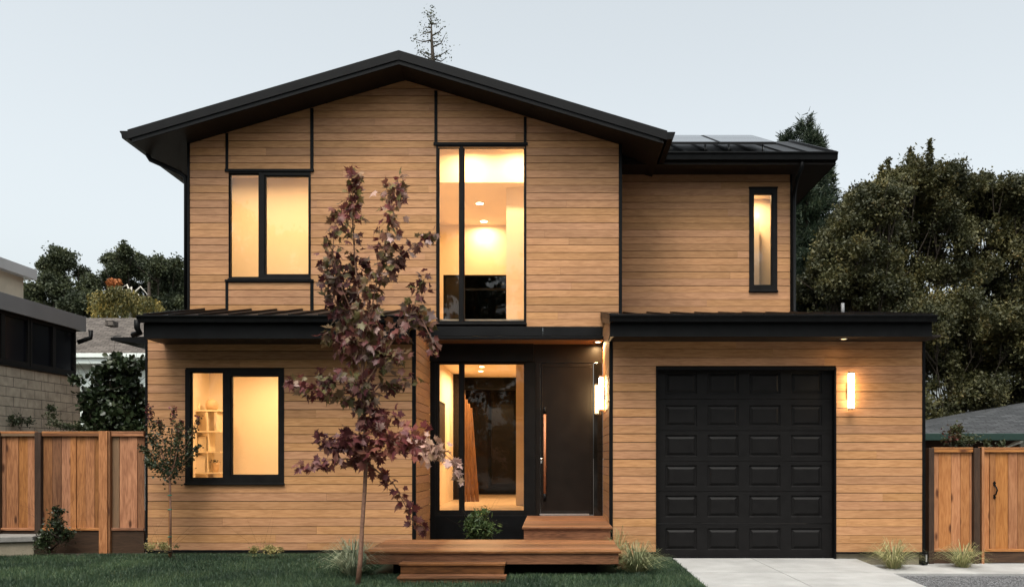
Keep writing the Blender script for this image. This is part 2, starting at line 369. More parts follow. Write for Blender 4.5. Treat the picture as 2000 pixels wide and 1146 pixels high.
# ================================================================== numpy scatter meshes
def scatter(name, m, P, size, tmpl, faces, up=None, tilt=1.0, parent=None, rn=None, sq=None, **tags):
    """copies of a small flat template at points P, randomly turned, joined in ONE mesh"""
    n = len(P); P = np.asarray(P, float); T = np.asarray(tmpl, float)
    size = np.broadcast_to(np.asarray(size, float), (n,))
    if up is None: up = rng.normal(size=(n, 3))
    up = np.broadcast_to(np.asarray(up, float), (n, 3))+rng.normal(size=(n, 3))*tilt*.5
    up = up/np.linalg.norm(up, axis=1, keepdims=True)
    a = rng.normal(size=(n, 3)); a -= up*(a*up).sum(1, keepdims=True); a /= np.linalg.norm(a, axis=1, keepdims=True)
    b = np.cross(up, a)
    s = size[:, None, None]
    V = P[:, None, :]+s*(a[:, None, :]*T[None, :, 0:1]+up[:, None, :]*T[None, :, 1:2]+b[:, None, :]*T[None, :, 2:3])
    V = V.reshape(-1, 3); m_ = len(T)
    me = bpy.data.meshes.new(name); me.vertices.add(len(V)); me.vertices.foreach_set('co', V.ravel().astype(np.float32))
    tot = sum(len(f) for f in faces); fl = np.concatenate([np.array(f) for f in faces])
    idx = (np.arange(n)[:, None]*m_+fl[None, :]).ravel().astype(np.int32)
    ln = np.array([len(f) for f in faces]); st = np.concatenate([[0], np.cumsum(ln)[:-1]])
    me.loops.add(len(idx)); me.loops.foreach_set('vertex_index', idx)
    me.polygons.add(n*len(faces)); me.polygons.foreach_set('loop_start', (np.arange(n)[:, None]*tot+st[None, :]).ravel().astype(np.int32))
    try: me.polygons.foreach_set('loop_total', np.tile(ln, n).astype(np.int32))
    except Exception: pass
    me.update(calc_edges=True)
    r = rng.random(n) if rn is None else rn
    uvr = np.stack([np.repeat(r, tot), np.repeat(rng.random(n), tot)], 1)
    u = me.uv_layers.new(name='rnd'); u.data.foreach_set('uv', uvr.astype(np.float32).ravel())
    me.materials.append(m); me.validate()
    return link(name, me, parent, **tags)
LEAF = [(0, 0, 0), (.28, .45, .06), (0, 1, 0), (-.28, .45, .06)]; LF = [(0, 1, 2, 3)]
WLEAF = [(0, 0, 0), (.42, .4, .10), (.30, .8, .08), (0, 1.05, 0), (-.30, .8, .08), (-.42, .4, .10)]; WF = [(0, 1, 2, 3), (0, 3, 4, 5)]
def maple_template():
    half = [(0, 0), (.08, .04), (.32, -.12), (.28, .05), (.46, .10), (.30, .20), (.64, .42), (.42, .44), (.42, .60), (.20, .46), (.27, .74), (.12, .70), (0, 1.08)]
    pts = half+[(-x, y) for x, y in half[-2:0:-1]]
    return [(x, y-.0, -.60*abs(x)*abs(x)-.22*y*y) for x, y in pts]
MT = maple_template(); nM = len(MT)
MF = []
_h = list(range(0, 13)); _o = [0]+[nM-i for i in range(1, 12)]+[12]
MF = [(0, 1, 2, 3), (0, 3, 4, 5), (0, 5, 6, 7), (0, 7, 8, 9), (0, 9, 10, 11, 12)]
MF += [tuple(_o[i] for i in f)[::-1] for f in MF]

def crown_tree(name, label, cat, base, clumps, leafmat, barkmat, n=30000, lsize=.13, trunk_r=.22, group=None, shoots=0, trunk_top=None, tmpl=LEAF, tf=LF):
    """clumps: (x,y,z,r). trunk + limbs reach into the clumps; leaves fill them unevenly with gaps"""
    t = thing(name, label, cat, base, group); b = Vector(base)
    cl = np.array(clumps, float); top = trunk_top or (b.x, b.y, cl[:, 2].mean())
    mb = MB(); tp = Vector(top); ax = [b+(tp-b)*f+Vector((math.sin(f*5+b.x)*.12, math.cos(f*4)*.1, 0)) for f in (0, .15, .35, .6, .8, 1)]
    mb.tube(ax, [trunk_r*1.35, trunk_r, trunk_r*.85, trunk_r*.65, trunk_r*.45, trunk_r*.2], 9)
    for ic, c in enumerate(clumps):
        if ic > 8 and len(clumps) > 20 and ic % 3: continue
        c = Vector(c[:3]); i = random.choice((2, 3, 3, 4)); s = ax[i]
        if s.z > c.z: s = ax[2]
        m1 = s.lerp(c, .5)+Vector((random.uniform(-.2, .2), random.uniform(-.2, .2), -.05*(c-s).length))
        mb.tube([s, m1, c], [trunk_r*.14, trunk_r*.08, trunk_r*.03], 5)
        for _ in range(3):
            d = Vector(np.array(rng.normal(size=3))).normalized()
            mb.tube([m1.lerp(c, .5), c+d*.6*random.random()+d*.3], [trunk_r*.10, trunk_r*.025], 4, False)
    mb.build('trunk', barkmat, t)
    w_ = cl[:, 3]**2; w_ /= w_.sum(); ci = rng.choice(len(cl), n, p=w_)
    # second-level tufts inside each clump
    nt_ = max(6, n//75); ti = rng.choice(len(cl), nt_, p=w_); d = rng.normal(size=(nt_, 3)); d /= np.linalg.norm(d, axis=1, keepdims=True)
    tc_ = cl[ti, :3]+d*(cl[ti, 3]*(rng.random(nt_)**.45))[:, None]*[1, 1, .85]
    tr = (.10+.20*rng.random(nt_))*np.sqrt(cl[ti, 3])
    k = rng.integers(0, nt_, n); P = tc_[k]+rng.normal(size=(n, 3))*(tr[k]*.75)[:, None]*[1, 1, .8]
    if shoots:
        m_ = n//8; si = rng.integers(0, nt_, shoots); tops = tc_[si]; q = rng.integers(0, shoots, m_)
        f = rng.random(m_); P2_ = tops[q]+np.stack([rng.normal(size=m_)*.035, rng.normal(size=m_)*.035, f*(.3+.5*((q*37) % 10)/10)], 1); P = np.concatenate([P, P2_])
    h = (P-cl[:, :3].mean(0)); rn = np.clip(rng.random(len(P))*.75+rng.random(nt_)[rng.integers(0, nt_, len(P))]*.0+.25*rng.random(len(P)), 0, 1)
    tone = rng.random(nt_); rn[:n] = np.clip(.55*tone[k]+.45*rng.random(n), 0, 1)
    scatter('crown', leafmat, P, lsize*(.6+.8*rng.random(len(P))), tmpl, tf, None, 1, t, rn)
    return t

exec_later = []
# ================================================================== THE HOUSE
KL, KG, KU, KR = .985, 1.0, .882, .82
YL, YG, YU, YR = Yk(KL), Yk(KG), Yk(KU), Yk(KR)
house = thing('house', 'two storey modern house clad in warm wood boards with black gable roof', 'house', (0, 14, 0))
def rect(px0, px1, py0, py1, k): return (X(px0, k), X(px1, k), Z(py1, k), Z(py0, k))
winA = rect(447, 607, 336, 546, KU); winB = rect(852, 1028, 284, 633, KU)
winC = rect(362, 555, 721, 945, KL); winD = rect(1463, 1518, 367, 569, KR); gdo = rect(1281, 1633, 718, 1091, KG)
XLL, XLR = X(284, KL), X(812, KL); XGL, XGR = X(1190, KG), X(1807, KG); XUL, XUR = X(366, KU), X(1215, KU)
ZB = Z(1075, KL)
bk = MB()
# left wing
sd = MB(); siding(sd, bk, 'x', YL, -1, X(288, KL), X(805, KL), ZB, Z(660, KL), [winC], phase=ZB)
sd.build('wood_siding', M['siding'], house, label='lower left wing wall of honey coloured horizontal boards')
sd = MB(); siding(sd, bk, 'y', XLR, 1, YL+.03, YU-.02, ZB-.1, Z(640, KL), phase=ZB); sd.build('wood_siding', M['siding'], house); sd = MB(); siding(sd, bk, 'y', XLL, -1, YL+.03, YU+5, ZB-.1, Z(640, KL), phase=ZB)
sd.build('wood_siding', M['siding'], house)
# garage wing
ZGB = Z(1077, KG)
sd = MB(); siding(sd, bk, 'x', YG, -1, X(1197, KG), X(1801, KG), ZGB, Z(655, KG), [gdo], phase=ZGB)
sd.build('wood_siding', M['siding'], house, label='garage wing wall of honey coloured horizontal boards')
sd = MB(); siding(sd, bk, 'y', XGL, -1, YG+.03, YU-.06, .1, Z(610, KG), phase=ZGB); sd.build('wood_siding', M['siding'], house); sd = MB(); siding(sd, bk, 'y', XGR, 1, YG+.03, YR+4, ZGB, Z(640, KG), phase=ZGB)
sd.build('wood_siding', M['siding'], house)
# gable wall: clipped under the roof
KF = .92; YF = Yk(KF)
RT = (X(779, KF), Z(100, KF)); EL = (X(250, KF), Z(255, KF)); ER = (X(1303, KF), Z(257, KF)); TH = .205
ml = (RT[1]-EL[1])/(RT[0]-EL[0]); mr_ = (ER[1]-RT[1])/(ER[0]-RT[0])
gp = [(-ml, 1, RT[1]-TH-.004-ml*RT[0]), (-mr_, 1, RT[1]-TH-.004-mr_*RT[0])]
sd = MB(); siding(sd, bk, 'x', YU, -1, X(370, KU), X(1209, KU), Z(638, KU), RT[1], [winA, winB], gp)
sd.build('wood_siding', M['siding'], house, label='upper gable wall of honey coloured horizontal boards')
sd = MB(); siding(sd, bk, 'y', XUL, -1, YU+.03, 19.5, Z(640, KU), EL[1]+.2); sd.build('wood_siding', M['siding'], house); sd = MB(); siding(sd, bk, 'y', XUR, 1, YU+.03, 19.5, Z(640, KU), Z(258, KU))
sd.build('wood_siding', M['siding'], house)
# upper right wing
sd = MB(); siding(sd, bk, 'x', YR, -1, XUR, X(1543, KR), Z(625, KR), Z(322, KR), [winD])
sd.build('wood_siding', M['siding'], house, label='upper right wing wall of honey coloured horizontal boards')
sd = MB(); siding(sd, bk, 'y', X(1547, KR), 1, YR+.03, 19.5, Z(625, KR), Z(322, KR)); sd.build('wood_siding', M['siding'], house)
# back walls
bk.box(XLL, XLR, 19.4, 19.5, 0, 3.6); bk.box(XUL, XUR, 19.5, 19.6, 5.6, 6.7); bk.box(1.2, 5.5, 19.5, 19.6, 0, 6.2)
bk.build('wall_backing', M['backing'], house)
# foundation strips
for b in ((XLL, XLR, YL+.04, YL+.12, -.1, ZB), (X(1192, 1), gdo[0], YG+.04, YG+.12, -.2, ZGB-.03), (gdo[1], XGR-.05, YG+.04, YG+.12, -.3, ZGB-.03)): boxo('foundation', M['found'], house, *b, bevel=0)
# trims
def trim(name, boxes, m=M['black'], bev=.003, **t):
    for b in boxes: q = MB(); q.box(*b); q.build(name, m, house, bev, **t)
TY = .012
def vt(px0, px1, py0, py1, k, pr=TY): y = Yk(k); return (X(px0, k), X(px1, k), y-pr, y+.05, Z(py1, k), Z(py0, k))
for a in [(284, 288.5, 640, 1077, KL), (805, 812, 640, 1060, KL), (1190, 1197, 655, 1078, KG), (1801, 1807, 655, 1077, KG)]: trim('corner_trim', [vt(*a)])
for a in [(366, 371, 268, 640, KU), (1208.5, 1215, 245, 640, KU), (1543, 1547, 322, 625, KR)]: trim('corner_trim', [vt(*a)])
zs = lambda px: RT[1]-TH-.01+((ml*(X(px, KU)-RT[0])) if X(px, KU) < RT[0] else mr_*(X(px, KU)-RT[0]))
for p0, p1, z0, z1 in [(440.5, 446, Z(336, KU), zs(441)), (440.5, 446, Z(608, KU), Z(550, KU)), (606, 612.5, Z(336, KU), zs(607)), (606, 612.5, Z(608, KU), Z(550, KU)), (848.5, 854.5, Z(284, KU), zs(858)), (1023, 1028.5, Z(284, KU), zs(1029))]:
    trim('wall_trim', [(X(p0, KU), X(p1, KU), YU-TY, YU+.05, z0, z1)])
for a in [(440, 613, 331, 336, KU), (440, 613, 546, 550.5, KU), (847, 1031, 279, 284.5, KU), (1462, 1519, 365.5, 368, KR)]: trim('wall_trim', [vt(*a, pr=.03)])
trim('wall_trim', [vt(288.5, 805, 1073, 1078, KL, .02)]); trim('wall_trim', [vt(1197, 1281, 1077, 1081, KG, .02)]); trim('wall_trim', [vt(1633, 1812, 1077, 1080.5, KG, .02)])

# windows --------------------------------------------------------------
def window(px, py, k, panes, sash, depth=.07, inset=.012, label=None, ledge=True):
    y = Yk(k); x0, x1, z0, z1 = X(px[0], k), X(px[1], k), Z(py[1], k), Z(py[0], k)
    holes = [rect(*p, k) for p in panes]; e = .02
    fr = MB()
    for a, b, c, d in cells(x0, x1, z0, z1, [(h[0]-e, h[1]+e, h[2]-e, h[3]+e) for h in holes]): fr.box(a, b, y-inset, y+depth, c, d)
    o = fr.build('window', M['frame'], house)
    if label: o['label'] = label
    for i, h in enumerate(holes):
        s = MB()
        for a, b, c, d in cells(h[0]-e, h[1]+e, h[2]-e, h[3]+e, [h]): s.box(a, b, y+(.004 if i in sash else .018), y+depth-.01, c, d)
        s.build('sash', M['frame'], o)
        p = MB(); p.box(h[0]-.004, h[1]+.004, y+.03, y+.036, h[2]-.004, h[3]+.004); p.build('pane', M['glass'], o)
    if ledge: q = MB(); q.box(x0-.01, x1+.01, y-.035, y+.0, z0-.012, z0+.016); q.build('sill', M['frame'], o, .003)
    return o
window((447, 607), (336, 546), KU, [(449.5, 504, 341, 540), (519, 602, 345, 535)], [1], label='two pane upper left window glowing cream')
window((852, 1028), (284, 633), KU, [(858, 896, 289, 626), (907, 1023, 289, 626)], [], label='tall two pane window above the entrance')
window((362, 555), (721, 945), KL, [(374, 434, 728, 932), (453, 543, 735, 926)], [1], label='lower left window with shelves behind its narrow pane')
window((1463, 1518), (367, 569), KR, [(1473, 1506.5, 380, 556)], [0], label='narrow vertical window on the upper right wing')
# entry screen
YE = YU-.02
window((850, 1046), (706, 1006), KU, [(858, 896, 711, 996), (907, 1023, 711, 996)], [], label='tall entrance sidelight window beside the front door', ledge=False)
trim('entry_panel', [(XLR+.001, X(1042, KU), YE-.04, YU+.1, Z(706, KU), Z(664, KU))], M['fascia'])
trim('entry_panel', [(XLR+.001, X(850, KU), YE, YU+.08, .1, Z(706, KU))], M['black'])
trim('entry_panel', [(X(850, KU), X(1046, KU), YE, YU+.08, .1, Z(1006, KU))], M['black'])
trim('entry_panel', [(X(1042, KU)+.001, XGL, YU+.02, YU+.1, Z(708, KU), Z(664, KU)), (X(1046, KU), X(1055, KU), YU+.02, YU+.1, .12, Z(708, KU))], M['bronze'])
trim('entry_panel', [(X(1159.5, KU), XGL, YU, YU+.1, .12, Z(708, KU))], M['gloss'], label='glossy black panel right of the front door')
# front door
YD = YU+.035
d = MB(); d.box(X(1055.6, KU), X(1159, KU), YD, YD+.05, Z(1004.5, KU), Z(708.5, KU)); door = d.build('front_door', M['bronze'], house, .003)
ins = MB()
for a, b, c, e_ in cells(X(1057.5, KU), X(1157, KU), Z(1002, KU), Z(711, KU), [(X(1060, KU), X(1154, KU), Z(998, KU), Z(716, KU))]): ins.box(a, b, YD-.008, YD+.001, c, e_)
ins.build('door_frame', M['bronze'], door, .002)
hx = X(1064, KU); hd = MB(); hd.tube([(hx, YD-.09, Z(963, KU)), (hx, YD-.09, Z(809, KU))], .022, 14); hd.build('handle', M['handle_wood'], door)
for a, b in ((795, 809), (963, 978)):
    hd = MB(); hd.tube([(hx, YD-.09, Z(b, KU)), (hx, YD-.09, Z(a, KU))], .0225, 14); hd.tube([(hx, YD-.09, Z((a+b)/2, KU)), (hx, YD, Z((a+b)/2, KU))], .012, 8); hd.build('handle_bracket', M['black'], door)

lk = MB(); lk.tube([(X(1057.3, KU), YD-.018, Z(896, KU)), (X(1057.3, KU), YD, Z(896, KU))], .020, 12); lk.box(X(1055.8, KU), X(1058.8, KU), YD-.01, YD, Z(904, KU), Z(893, KU)); lk.build('lock', M['metal'], door)
th = MB(); th.box(X(1054, KU), X(1150.5, KU), YD-.06, YD+.0, Z(1005.2, KU), Z(1002.6, KU)); th.build('threshold', M['metal'], door)

# garage door ---------------------------------------------------------
rv = MB(); gy = YG+.10
for b in [(gdo[0], gdo[0]+.025, YG-.014, YG+.16, gdo[2]-.02, gdo[3]), (gdo[1]-.025, gdo[1], YG-.014, YG+.16, gdo[2]-.02, gdo[3]), (gdo[0]+.025, gdo[1]-.025, YG-.014, YG+.16, gdo[3]-.03, gdo[3])]: rv.box(*b)
gd = rv.build('garage_door', M['black'], house)
kd = D0/gy; rows = [717, 779, 840.5, 900, 959, 1022, 1092]
pr = [(727, 769), (791, 832), (849, 891), (908, 950), (967, 1009), (1031, 1073)]; pc = [(1299.7, 1361), (1382, 1442.6), (1463, 1524.6), (1545, 1605.6)]
for i in range(6):
    z1, z0 = Z(rows[i], kd)-.003, Z(rows[i+1], kd)+.003
    ps = [rect(a, b, pr[i][0], pr[i][1], kd) for a, b in pc]; q = MB()
    for a, b, c, e_ in cells(gdo[0]+.026, gdo[1]-.026, z0, z1, ps): q.box(a, b, gy, gy+.045, c, e_)
    for (a, b, c, e_) in ps:
        def ring(r0, r1, ya, yb):
            o_ = [(a+r0, ya, c+r0), (b-r0, ya, c+r0), (b-r0, ya, e_-r0), (a+r0, ya, e_-r0)]; n_ = [(a+r1, yb, c+r1), (b-r1, yb, c+r1), (b-r1, yb, e_-r1), (a+r1, yb, e_-r1)]
            q.poly(o_+n_, [(j, (j+1) % 4, 4+(j+1) % 4, 4+j) for j in range(4)])
        ring(0, .012, gy, gy+.016); ring(.012, .026, gy+.016, gy+.016); ring(.026, .058, gy+.016, gy-.003)
        q.poly([(a+.058, gy-.003, c+.058), (b-.058, gy-.003, c+.058), (b-.058, gy-.003, e_-.058), (a+.058, gy-.003, e_-.058)], [(0, 1, 2, 3)])
    q.build('door_section', M['garage'], gd)
q = MB(); q.box(gdo[0]+.02, gdo[1]-.02, gy-.01, gy+.04, -.005, .022); q.build('bottom_seal', M['black'], gd)

# roofs ----------------------------------------------------------------
def chev(dz0, dz1, x0=EL[0], x1=ER[0]):   # chevron polygon between two offsets below the roof top
    zl = RT[1]+ml*(x0-RT[0]); zr = RT[1]+mr_*(x1-RT[0])
    return [(x0, zl-dz0), (RT[0], RT[1]-dz0), (x1, zr-dz0), (x1, zr-dz1), (RT[0], RT[1]-dz1), (x0, zl-dz1)]
YBK = 19.9
def chevmesh(q, dz0, dz1, y0, y1, x0=EL[0], x1=ER[0]):
    p = chev(dz0, dz1, x0, x1); q.prism([p[0], p[1], p[4], p[5]], y0, y1, 'y', 1); q.prism([p[1], p[2], p[3], p[4]], y0, y1, 'y', 1)
q = MB(); chevmesh(q, .0, .05, YF+.002, YBK)
for i in range(22):   # standing seams
    x_ = EL[0]+.1+i*.4
    if x_ < ER[0]-.05:
        z_ = RT[1]+(ml if x_ < RT[0] else mr_)*(x_-RT[0]); q.box(x_-.01, x_+.01, YF+.05, YBK, z_-.01, z_+.03)
roof = q.build('roof', M['roofm'], house, label='black metal gable roof')
q = MB(); chevmesh(q, -.006, .145, YF-.022, YF, EL[0]+.0, ER[0]); q.build('fascia', M['fascia'], roof, .002)
q = MB(); chevmesh(q, .147, .215, YF-.004, YF+.02, EL[0]+.06, ER[0]-.12); q.build('fascia', M['fascia'], roof, .002)
q = MB(); chevmesh(q, .05, .200, YF+.021, YBK-.05, EL[0]+.05, ER[0]-.05); q.build('soffit', M['soffit'], roof)
def gutter(parent, line0, line1, side, w_=.13, h_=.12):
    """K profile gutter along a line; side = outward unit vector"""
    a, b = Vector(line0), Vector(line1); s_ = Vector(side); prof = [(0, 0), (w_, 0), (w_, -.02), (w_*.82, -.05), (w_*.72, -h_), (0, -h_)]
    q = MB(); P_ = [tuple(a+s_*u+Vector((0, 0, v))) for u, v in prof]+[tuple(b+s_*u+Vector((0, 0, v))) for u, v in prof]; n = 6
    q.poly(P_, [tuple(range(n)), tuple(range(2*n-1, n-1, -1))]+[(i+n, (i+1) % n+n, (i+1) % n, i) for i in range(n)])
    return q.build('gutter', M['black'], parent, .002)
gutter(roof, (EL[0], YF-.01, EL[1]-.01), (EL[0], YBK, EL[1]-.01), (-1, 0, 0)); gutter(roof, (ER[0], YF-.01, ER[1]-.01), (ER[0], YBK, ER[1]-.01), (1, 0, 0))
ds = MB(); zz_ = EL[1]-.13; xg = EL[0]-.04; xw = XUL-.045; yy = YU+.06
ds.tube([(xg+.06, yy-.02, zz_+.03), (xg+.06, yy-.02, zz_-.05), (xg+.10, yy-.02, zz_-.12), (xw-.12, yy, zz_-.33), (xw-.02, yy, zz_-.40), (xw, yy, zz_-.52), (xw, yy, Z(604, KU))], .038, 10)
ds.build('downspout', M['black'], roof)
# upper right roof, standing seam
KE2 = .85; y0, y1 = Yk(KE2), 17.6; zE, zT = Z(300, KE2), Z(278, .709); xa, xb = 1.3, X(1633, KE2); sl2 = (zT-zE)/(y1-y0)
q = MB(); q.hexa([(xa, y0, zE-.06), (xb, y0, zE-.06), (xb, y1, zT-.06), (xa, y1, zT-.06), (xa, y0, zE), (xb, y0, zE), (xb, y1, zT), (xa, y1, zT)])
q.hexa([(xa, y1, zT-.06), (xb, y1, zT-.06), (xb, 20.2, zE-.06), (xa, 20.2, zE-.06), (xa, y1, zT), (xb, y1, zT), (xb, 20.2, zE), (xa, 20.2, zE)])
for i in range(9):
    x_ = X(1582-48*i, KE2); q.hexa([(x_-.009, y0, zE), (x_+.009, y0, zE), (x_+.009, y1, zT), (x_-.009, y1, zT), (x_-.009, y0, zE+.03), (x_+.009, y0, zE+.03), (x_+.009, y1, zT+.03), (x_-.009, y1, zT+.03)])
q.hexa([(xb-.02, y0, zE), (xb+.015, y0, zE), (xb+.015, y1, zT), (xb-.02, y1, zT), (xb-.02, y0, zE+.045), (xb+.015, y0, zE+.045), (xb+.015, y1, zT+.045), (xb-.02, y1, zT+.045)])
roof2 = q.build('roof', M['roofm'], house, label='black standing seam roof over the upper right wing')
gutter(roof2, (XUR+.05, y0, zE-.005), (xb, y0, zE-.005), (0, -1, 0), .12, .13)
q = MB(); q.box(XUR+.02, xb-.03, y0+.002, y0+.03, zE-.19, zE-.02); q.box(XUR+.02, xb-.03, y0+.03, YR+.02, zE-.19, zE-.15); q.box(X(1547, KR)+.02, xb-.03, YR+.02, 20, zE-.19, zE-.15); q.build('soffit', M['soffit'], roof2)
q = MB(); q.prism([(y0+.01, zE-.19), (y0+.01, zE-.03), (y1, zT-.03), (20.2, zE-.03), (20.2, zE-.19)], xb-.028, xb-.003, 'x'); q.build('fascia', M['black'], roof2)
ds = MB(); kk = .846; yy = y0-.03
ds.tube([(X(1563, kk), yy, Z(316, kk)), (X(1563, kk), yy, Z(330, kk)), (X(1558, kk), yy+.15, Z(348, kk)), (X(1552.5, .825), YR-.06, Z(372, .825)), (X(1551.5, .825), YR-.06, Z(390, .825)), (X(1551.5, .825), YR-.06, Z(606, .825)), (X(1556, .825), YR-.10, Z(612, .825))], .036, 10)
ds.build('downspout', M['black'], roof2)
# low roofs
def lowroof(xa, xb, ke, zf, kb, zb, fpy, label, seam0, tilt_l=0):
    ya, yb = Yk(ke), Yk(kb)-.012
    q = MB(); q.hexa([(xa, ya, zf-.05), (xb, ya, zf-.05), (xb, yb, zb-.05), (xa, yb, zb-.05), (xa, ya, zf), (xb, ya, zf), (xb, yb, zb), (xa, yb, zb)])
    x_ = seam0
    while x_ < xb-.05:
        if x_ > xa+.02: q.hexa([(x_-.012, ya, zf), (x_+.012, ya, zf), (x_+.012, yb, zb), (x_-.012, yb, zb), (x_-.012, ya, zf+.035), (x_+.012, ya, zf+.035), (x_+.012, yb, zb+.035), (x_-.012, yb, zb+.035)])
        x_ += .43
    for s_ in (xa, xb-.03): q.hexa([(s_, ya, zf), (s_+.03, ya, zf), (s_+.03, yb, zb), (s_, yb, zb), (s_, ya, zf+.04), (s_+.03, ya, zf+.04), (s_+.03, yb, zb+.04), (s_, yb, zb+.04)])
    r_ = q.build('roof', M['roofm'], house, label=label)
    zb_ = Z(fpy, ke)
    q = MB(); q.box(xa+.01, xb-.01, ya+.002, ya+.03, zb_, zf-.04); q.build('fascia', M['black'], r_, .002)
    return r_, ya, yb, zb_
rl, ya, yb, zb_ = lowroof(X(279, 1.035), X(812, KL)+.012, 1.035, Z(617.5, 1.035), KU, Z(606.5, KU), 661, 'low black standing seam roof over the left wing', X(330, 1.035))
gutter(rl, (X(272, 1.035), ya, Z(617, 1.035)), (X(811, 1.035), ya, Z(617, 1.035)), (0, -1, 0), .10, .10)
q = MB(); q.box(X(279, 1.035)+.02, XLR-.03, ya+.03, YL+.02, zb_, zb_+.03); q.build('soffit', M['soffit'], rl)
q = MB(); q.prism([(ya+.01, Z(628, 1.035)), (ya+.01, Z(617, 1.035)+.02), (yb, Z(606, KU)+.04), (yb, Z(618, KU)-.05)], XLR-.002, XLR+.014, 'x'); q.build('fascia', M['bronze'], rl)
ds = MB(); ds.tube([(X(271, 1.035), ya-.05, Z(626, 1.035)), (X(271, 1.035), ya-.05, Z(641, 1.035)), (X(274, 1.035), ya-.02, Z(650, 1.035)), (X(284, 1.0), ya+.06, Z(661, 1.0))], .042, 10); ds.build('downspout', M['black'], rl)
q = MB(); q.prism([(X(216, .97), Z(659, .97)), (X(286, .97), Z(657, .97)), (X(286, .97), Z(671, .97)), (X(240, .97), Z(667, .97)), (X(216, .97), Z(664, .97))], Yk(.97), Yk(.97)+1.6, 'y'); q.build('side_canopy', M['black'], house, label='thin black canopy sticking out from the left wing')
rg, ya, yb, zb_ = lowroof(X(1190, 1.045), X(1822, 1.045), 1.045, Z(617, 1.045), KR, Z(612.2, KR), 657, 'low black standing seam roof over the garage wing', X(1255, 1.045))
gutter(rg, (X(1190, 1.045), ya, Z(616, 1.045)), (X(1826, 1.045), ya, Z(616, 1.045)), (0, -1, 0), .10, .10)
q = MB(); q.box(X(1190, 1.045)+.02, XGR+.0, ya+.03, YG+.02, zb_, zb_+.03); q.build('soffit', M['soffit'], rg)
q = MB(); q.prism([(ya+.012, Z(633, 1.045)), (ya+.012, Z(613, 1.045)), (YU-.03, Z(611, KU)), (YU-.03, Z(630, KU))], XGL-.015, XGL+.002, 'x'); q.build('fascia', M['bronze'], rg)
q = MB(); q.tube([(X(1817, 1.045), ya+.1, Z(628, 1.045)), (X(1817, 1.045), ya+.1, Z(640, 1.045)), (XGR+.06, ya+.55, Z(656, 1.0)), (XGR+.03, ya+.75, Z(662, 1.0))], .038, 10); q.build('downspout', M['black'], rg)
vp = MB(); vp.tube([(X(1646, .87), Yk(.87), Z(622, .87)), (X(1646, .87), Yk(.87), Z(592, .87))], .028, 12); vp.build('vent_pipe', M['greypaint'], rg)
vp = MB(); vp.box(X(1797, 1), X(1806, 1)+.02, YG-.07, YG+.05, Z(1101, 1), Z(1081, 1)); vp.build('utility_box', M['black'], house, .01)
vp = MB(); vp.box(X(1803, 1), X(1805.5, 1), YG-.09, YG-.07, Z(1095, 1), Z(1081, 1)); vp.build('pipe', M['metal'], house)
# band and canopy above the entrance
trim('entry_band', [(XLR+.0, X(1060, KU), YU-.035, YU+.05, Z(656, KU), Z(638, KU)), (X(1060, KU)+.004, XGL-.02, YU-.035, YU+.05, Z(656, KU), Z(638, KU))], M['fascia'])
KC = .915; cz0, cz1 = Z(663.5, KC), Z(656.5, KC)
q = MB(); q.box(XLR+.02, XGL-.016, Yk(KC), YU+.05, cz0+.012, cz1); cn = q.build('entry_canopy', M['black'], house, .004)
M['canopy_soffit'] = wood('canopy_soffit_wood', (.10, .05, .025), (.22, .115, .055), .4)
q = MB(); q.box(XLR+.03, XGL-.02, Yk(KC)+.02, YU+.05, cz0, cz0+.0115); q.build('soffit', M['canopy_soffit'], cn)
# solar panels
for i in range(4):
    x1_ = X(1516, .83)-i*1.04; x0_ = x1_-1.02
    if x0_ < .4: break
    ya_, yb_ = Yk(.83), Yk(.74); za_, zb2 = Z(277.5, .83), Z(264, .74)
    t = thing('solar_panel', ['black solar panel at the right end of the rooftop row', 'black solar panel second from the right in the rooftop row', 'black solar panel third from the right, partly behind the gable eave'][min(i, 2)], 'solar panel', ((x0_+x1_)/2, ya_, za_), 'solar panels on the upper right roof')
    pt = lambda u, v, o_: (x0_+(x1_-x0_)*u, ya_+(yb_-ya_)*v, za_+(zb2-za_)*v+o_)
    q = MB(); q.hexa([pt(0, 0, -.045), pt(1, 0, -.045), pt(1, 1, -.045), pt(0, 1, -.045), pt(0, 0, -.003), pt(1, 0, -.003), pt(1, 1, -.003), pt(0, 1, -.003)]); q.build('panel_frame', M['black'], t)
    q = MB()
    for v0, v1 in ((.015, .492), (.508, .985)): q.hexa([pt(.03, v0, -.002), pt(.97, v0, -.002), pt(.97, v1, -.002), pt(.03, v1, -.002), pt(.03, v0, .003), pt(.97, v0, .003), pt(.97, v1, .003), pt(.03, v1, .003)])
    q.build('cell_field', M['solar'], t)
    for u in (.2, .8):
        q = MB(); q.tube([pt(u, .08, -.045), (pt(u, .08, 0)[0], pt(u, .08, 0)[1]+.02, zE+sl2*(pt(u, .08, 0)[1]-y0)+.0)], .015, 6)
        q.build('mounting_foot', M['metal'], t)
    if i == 2: break

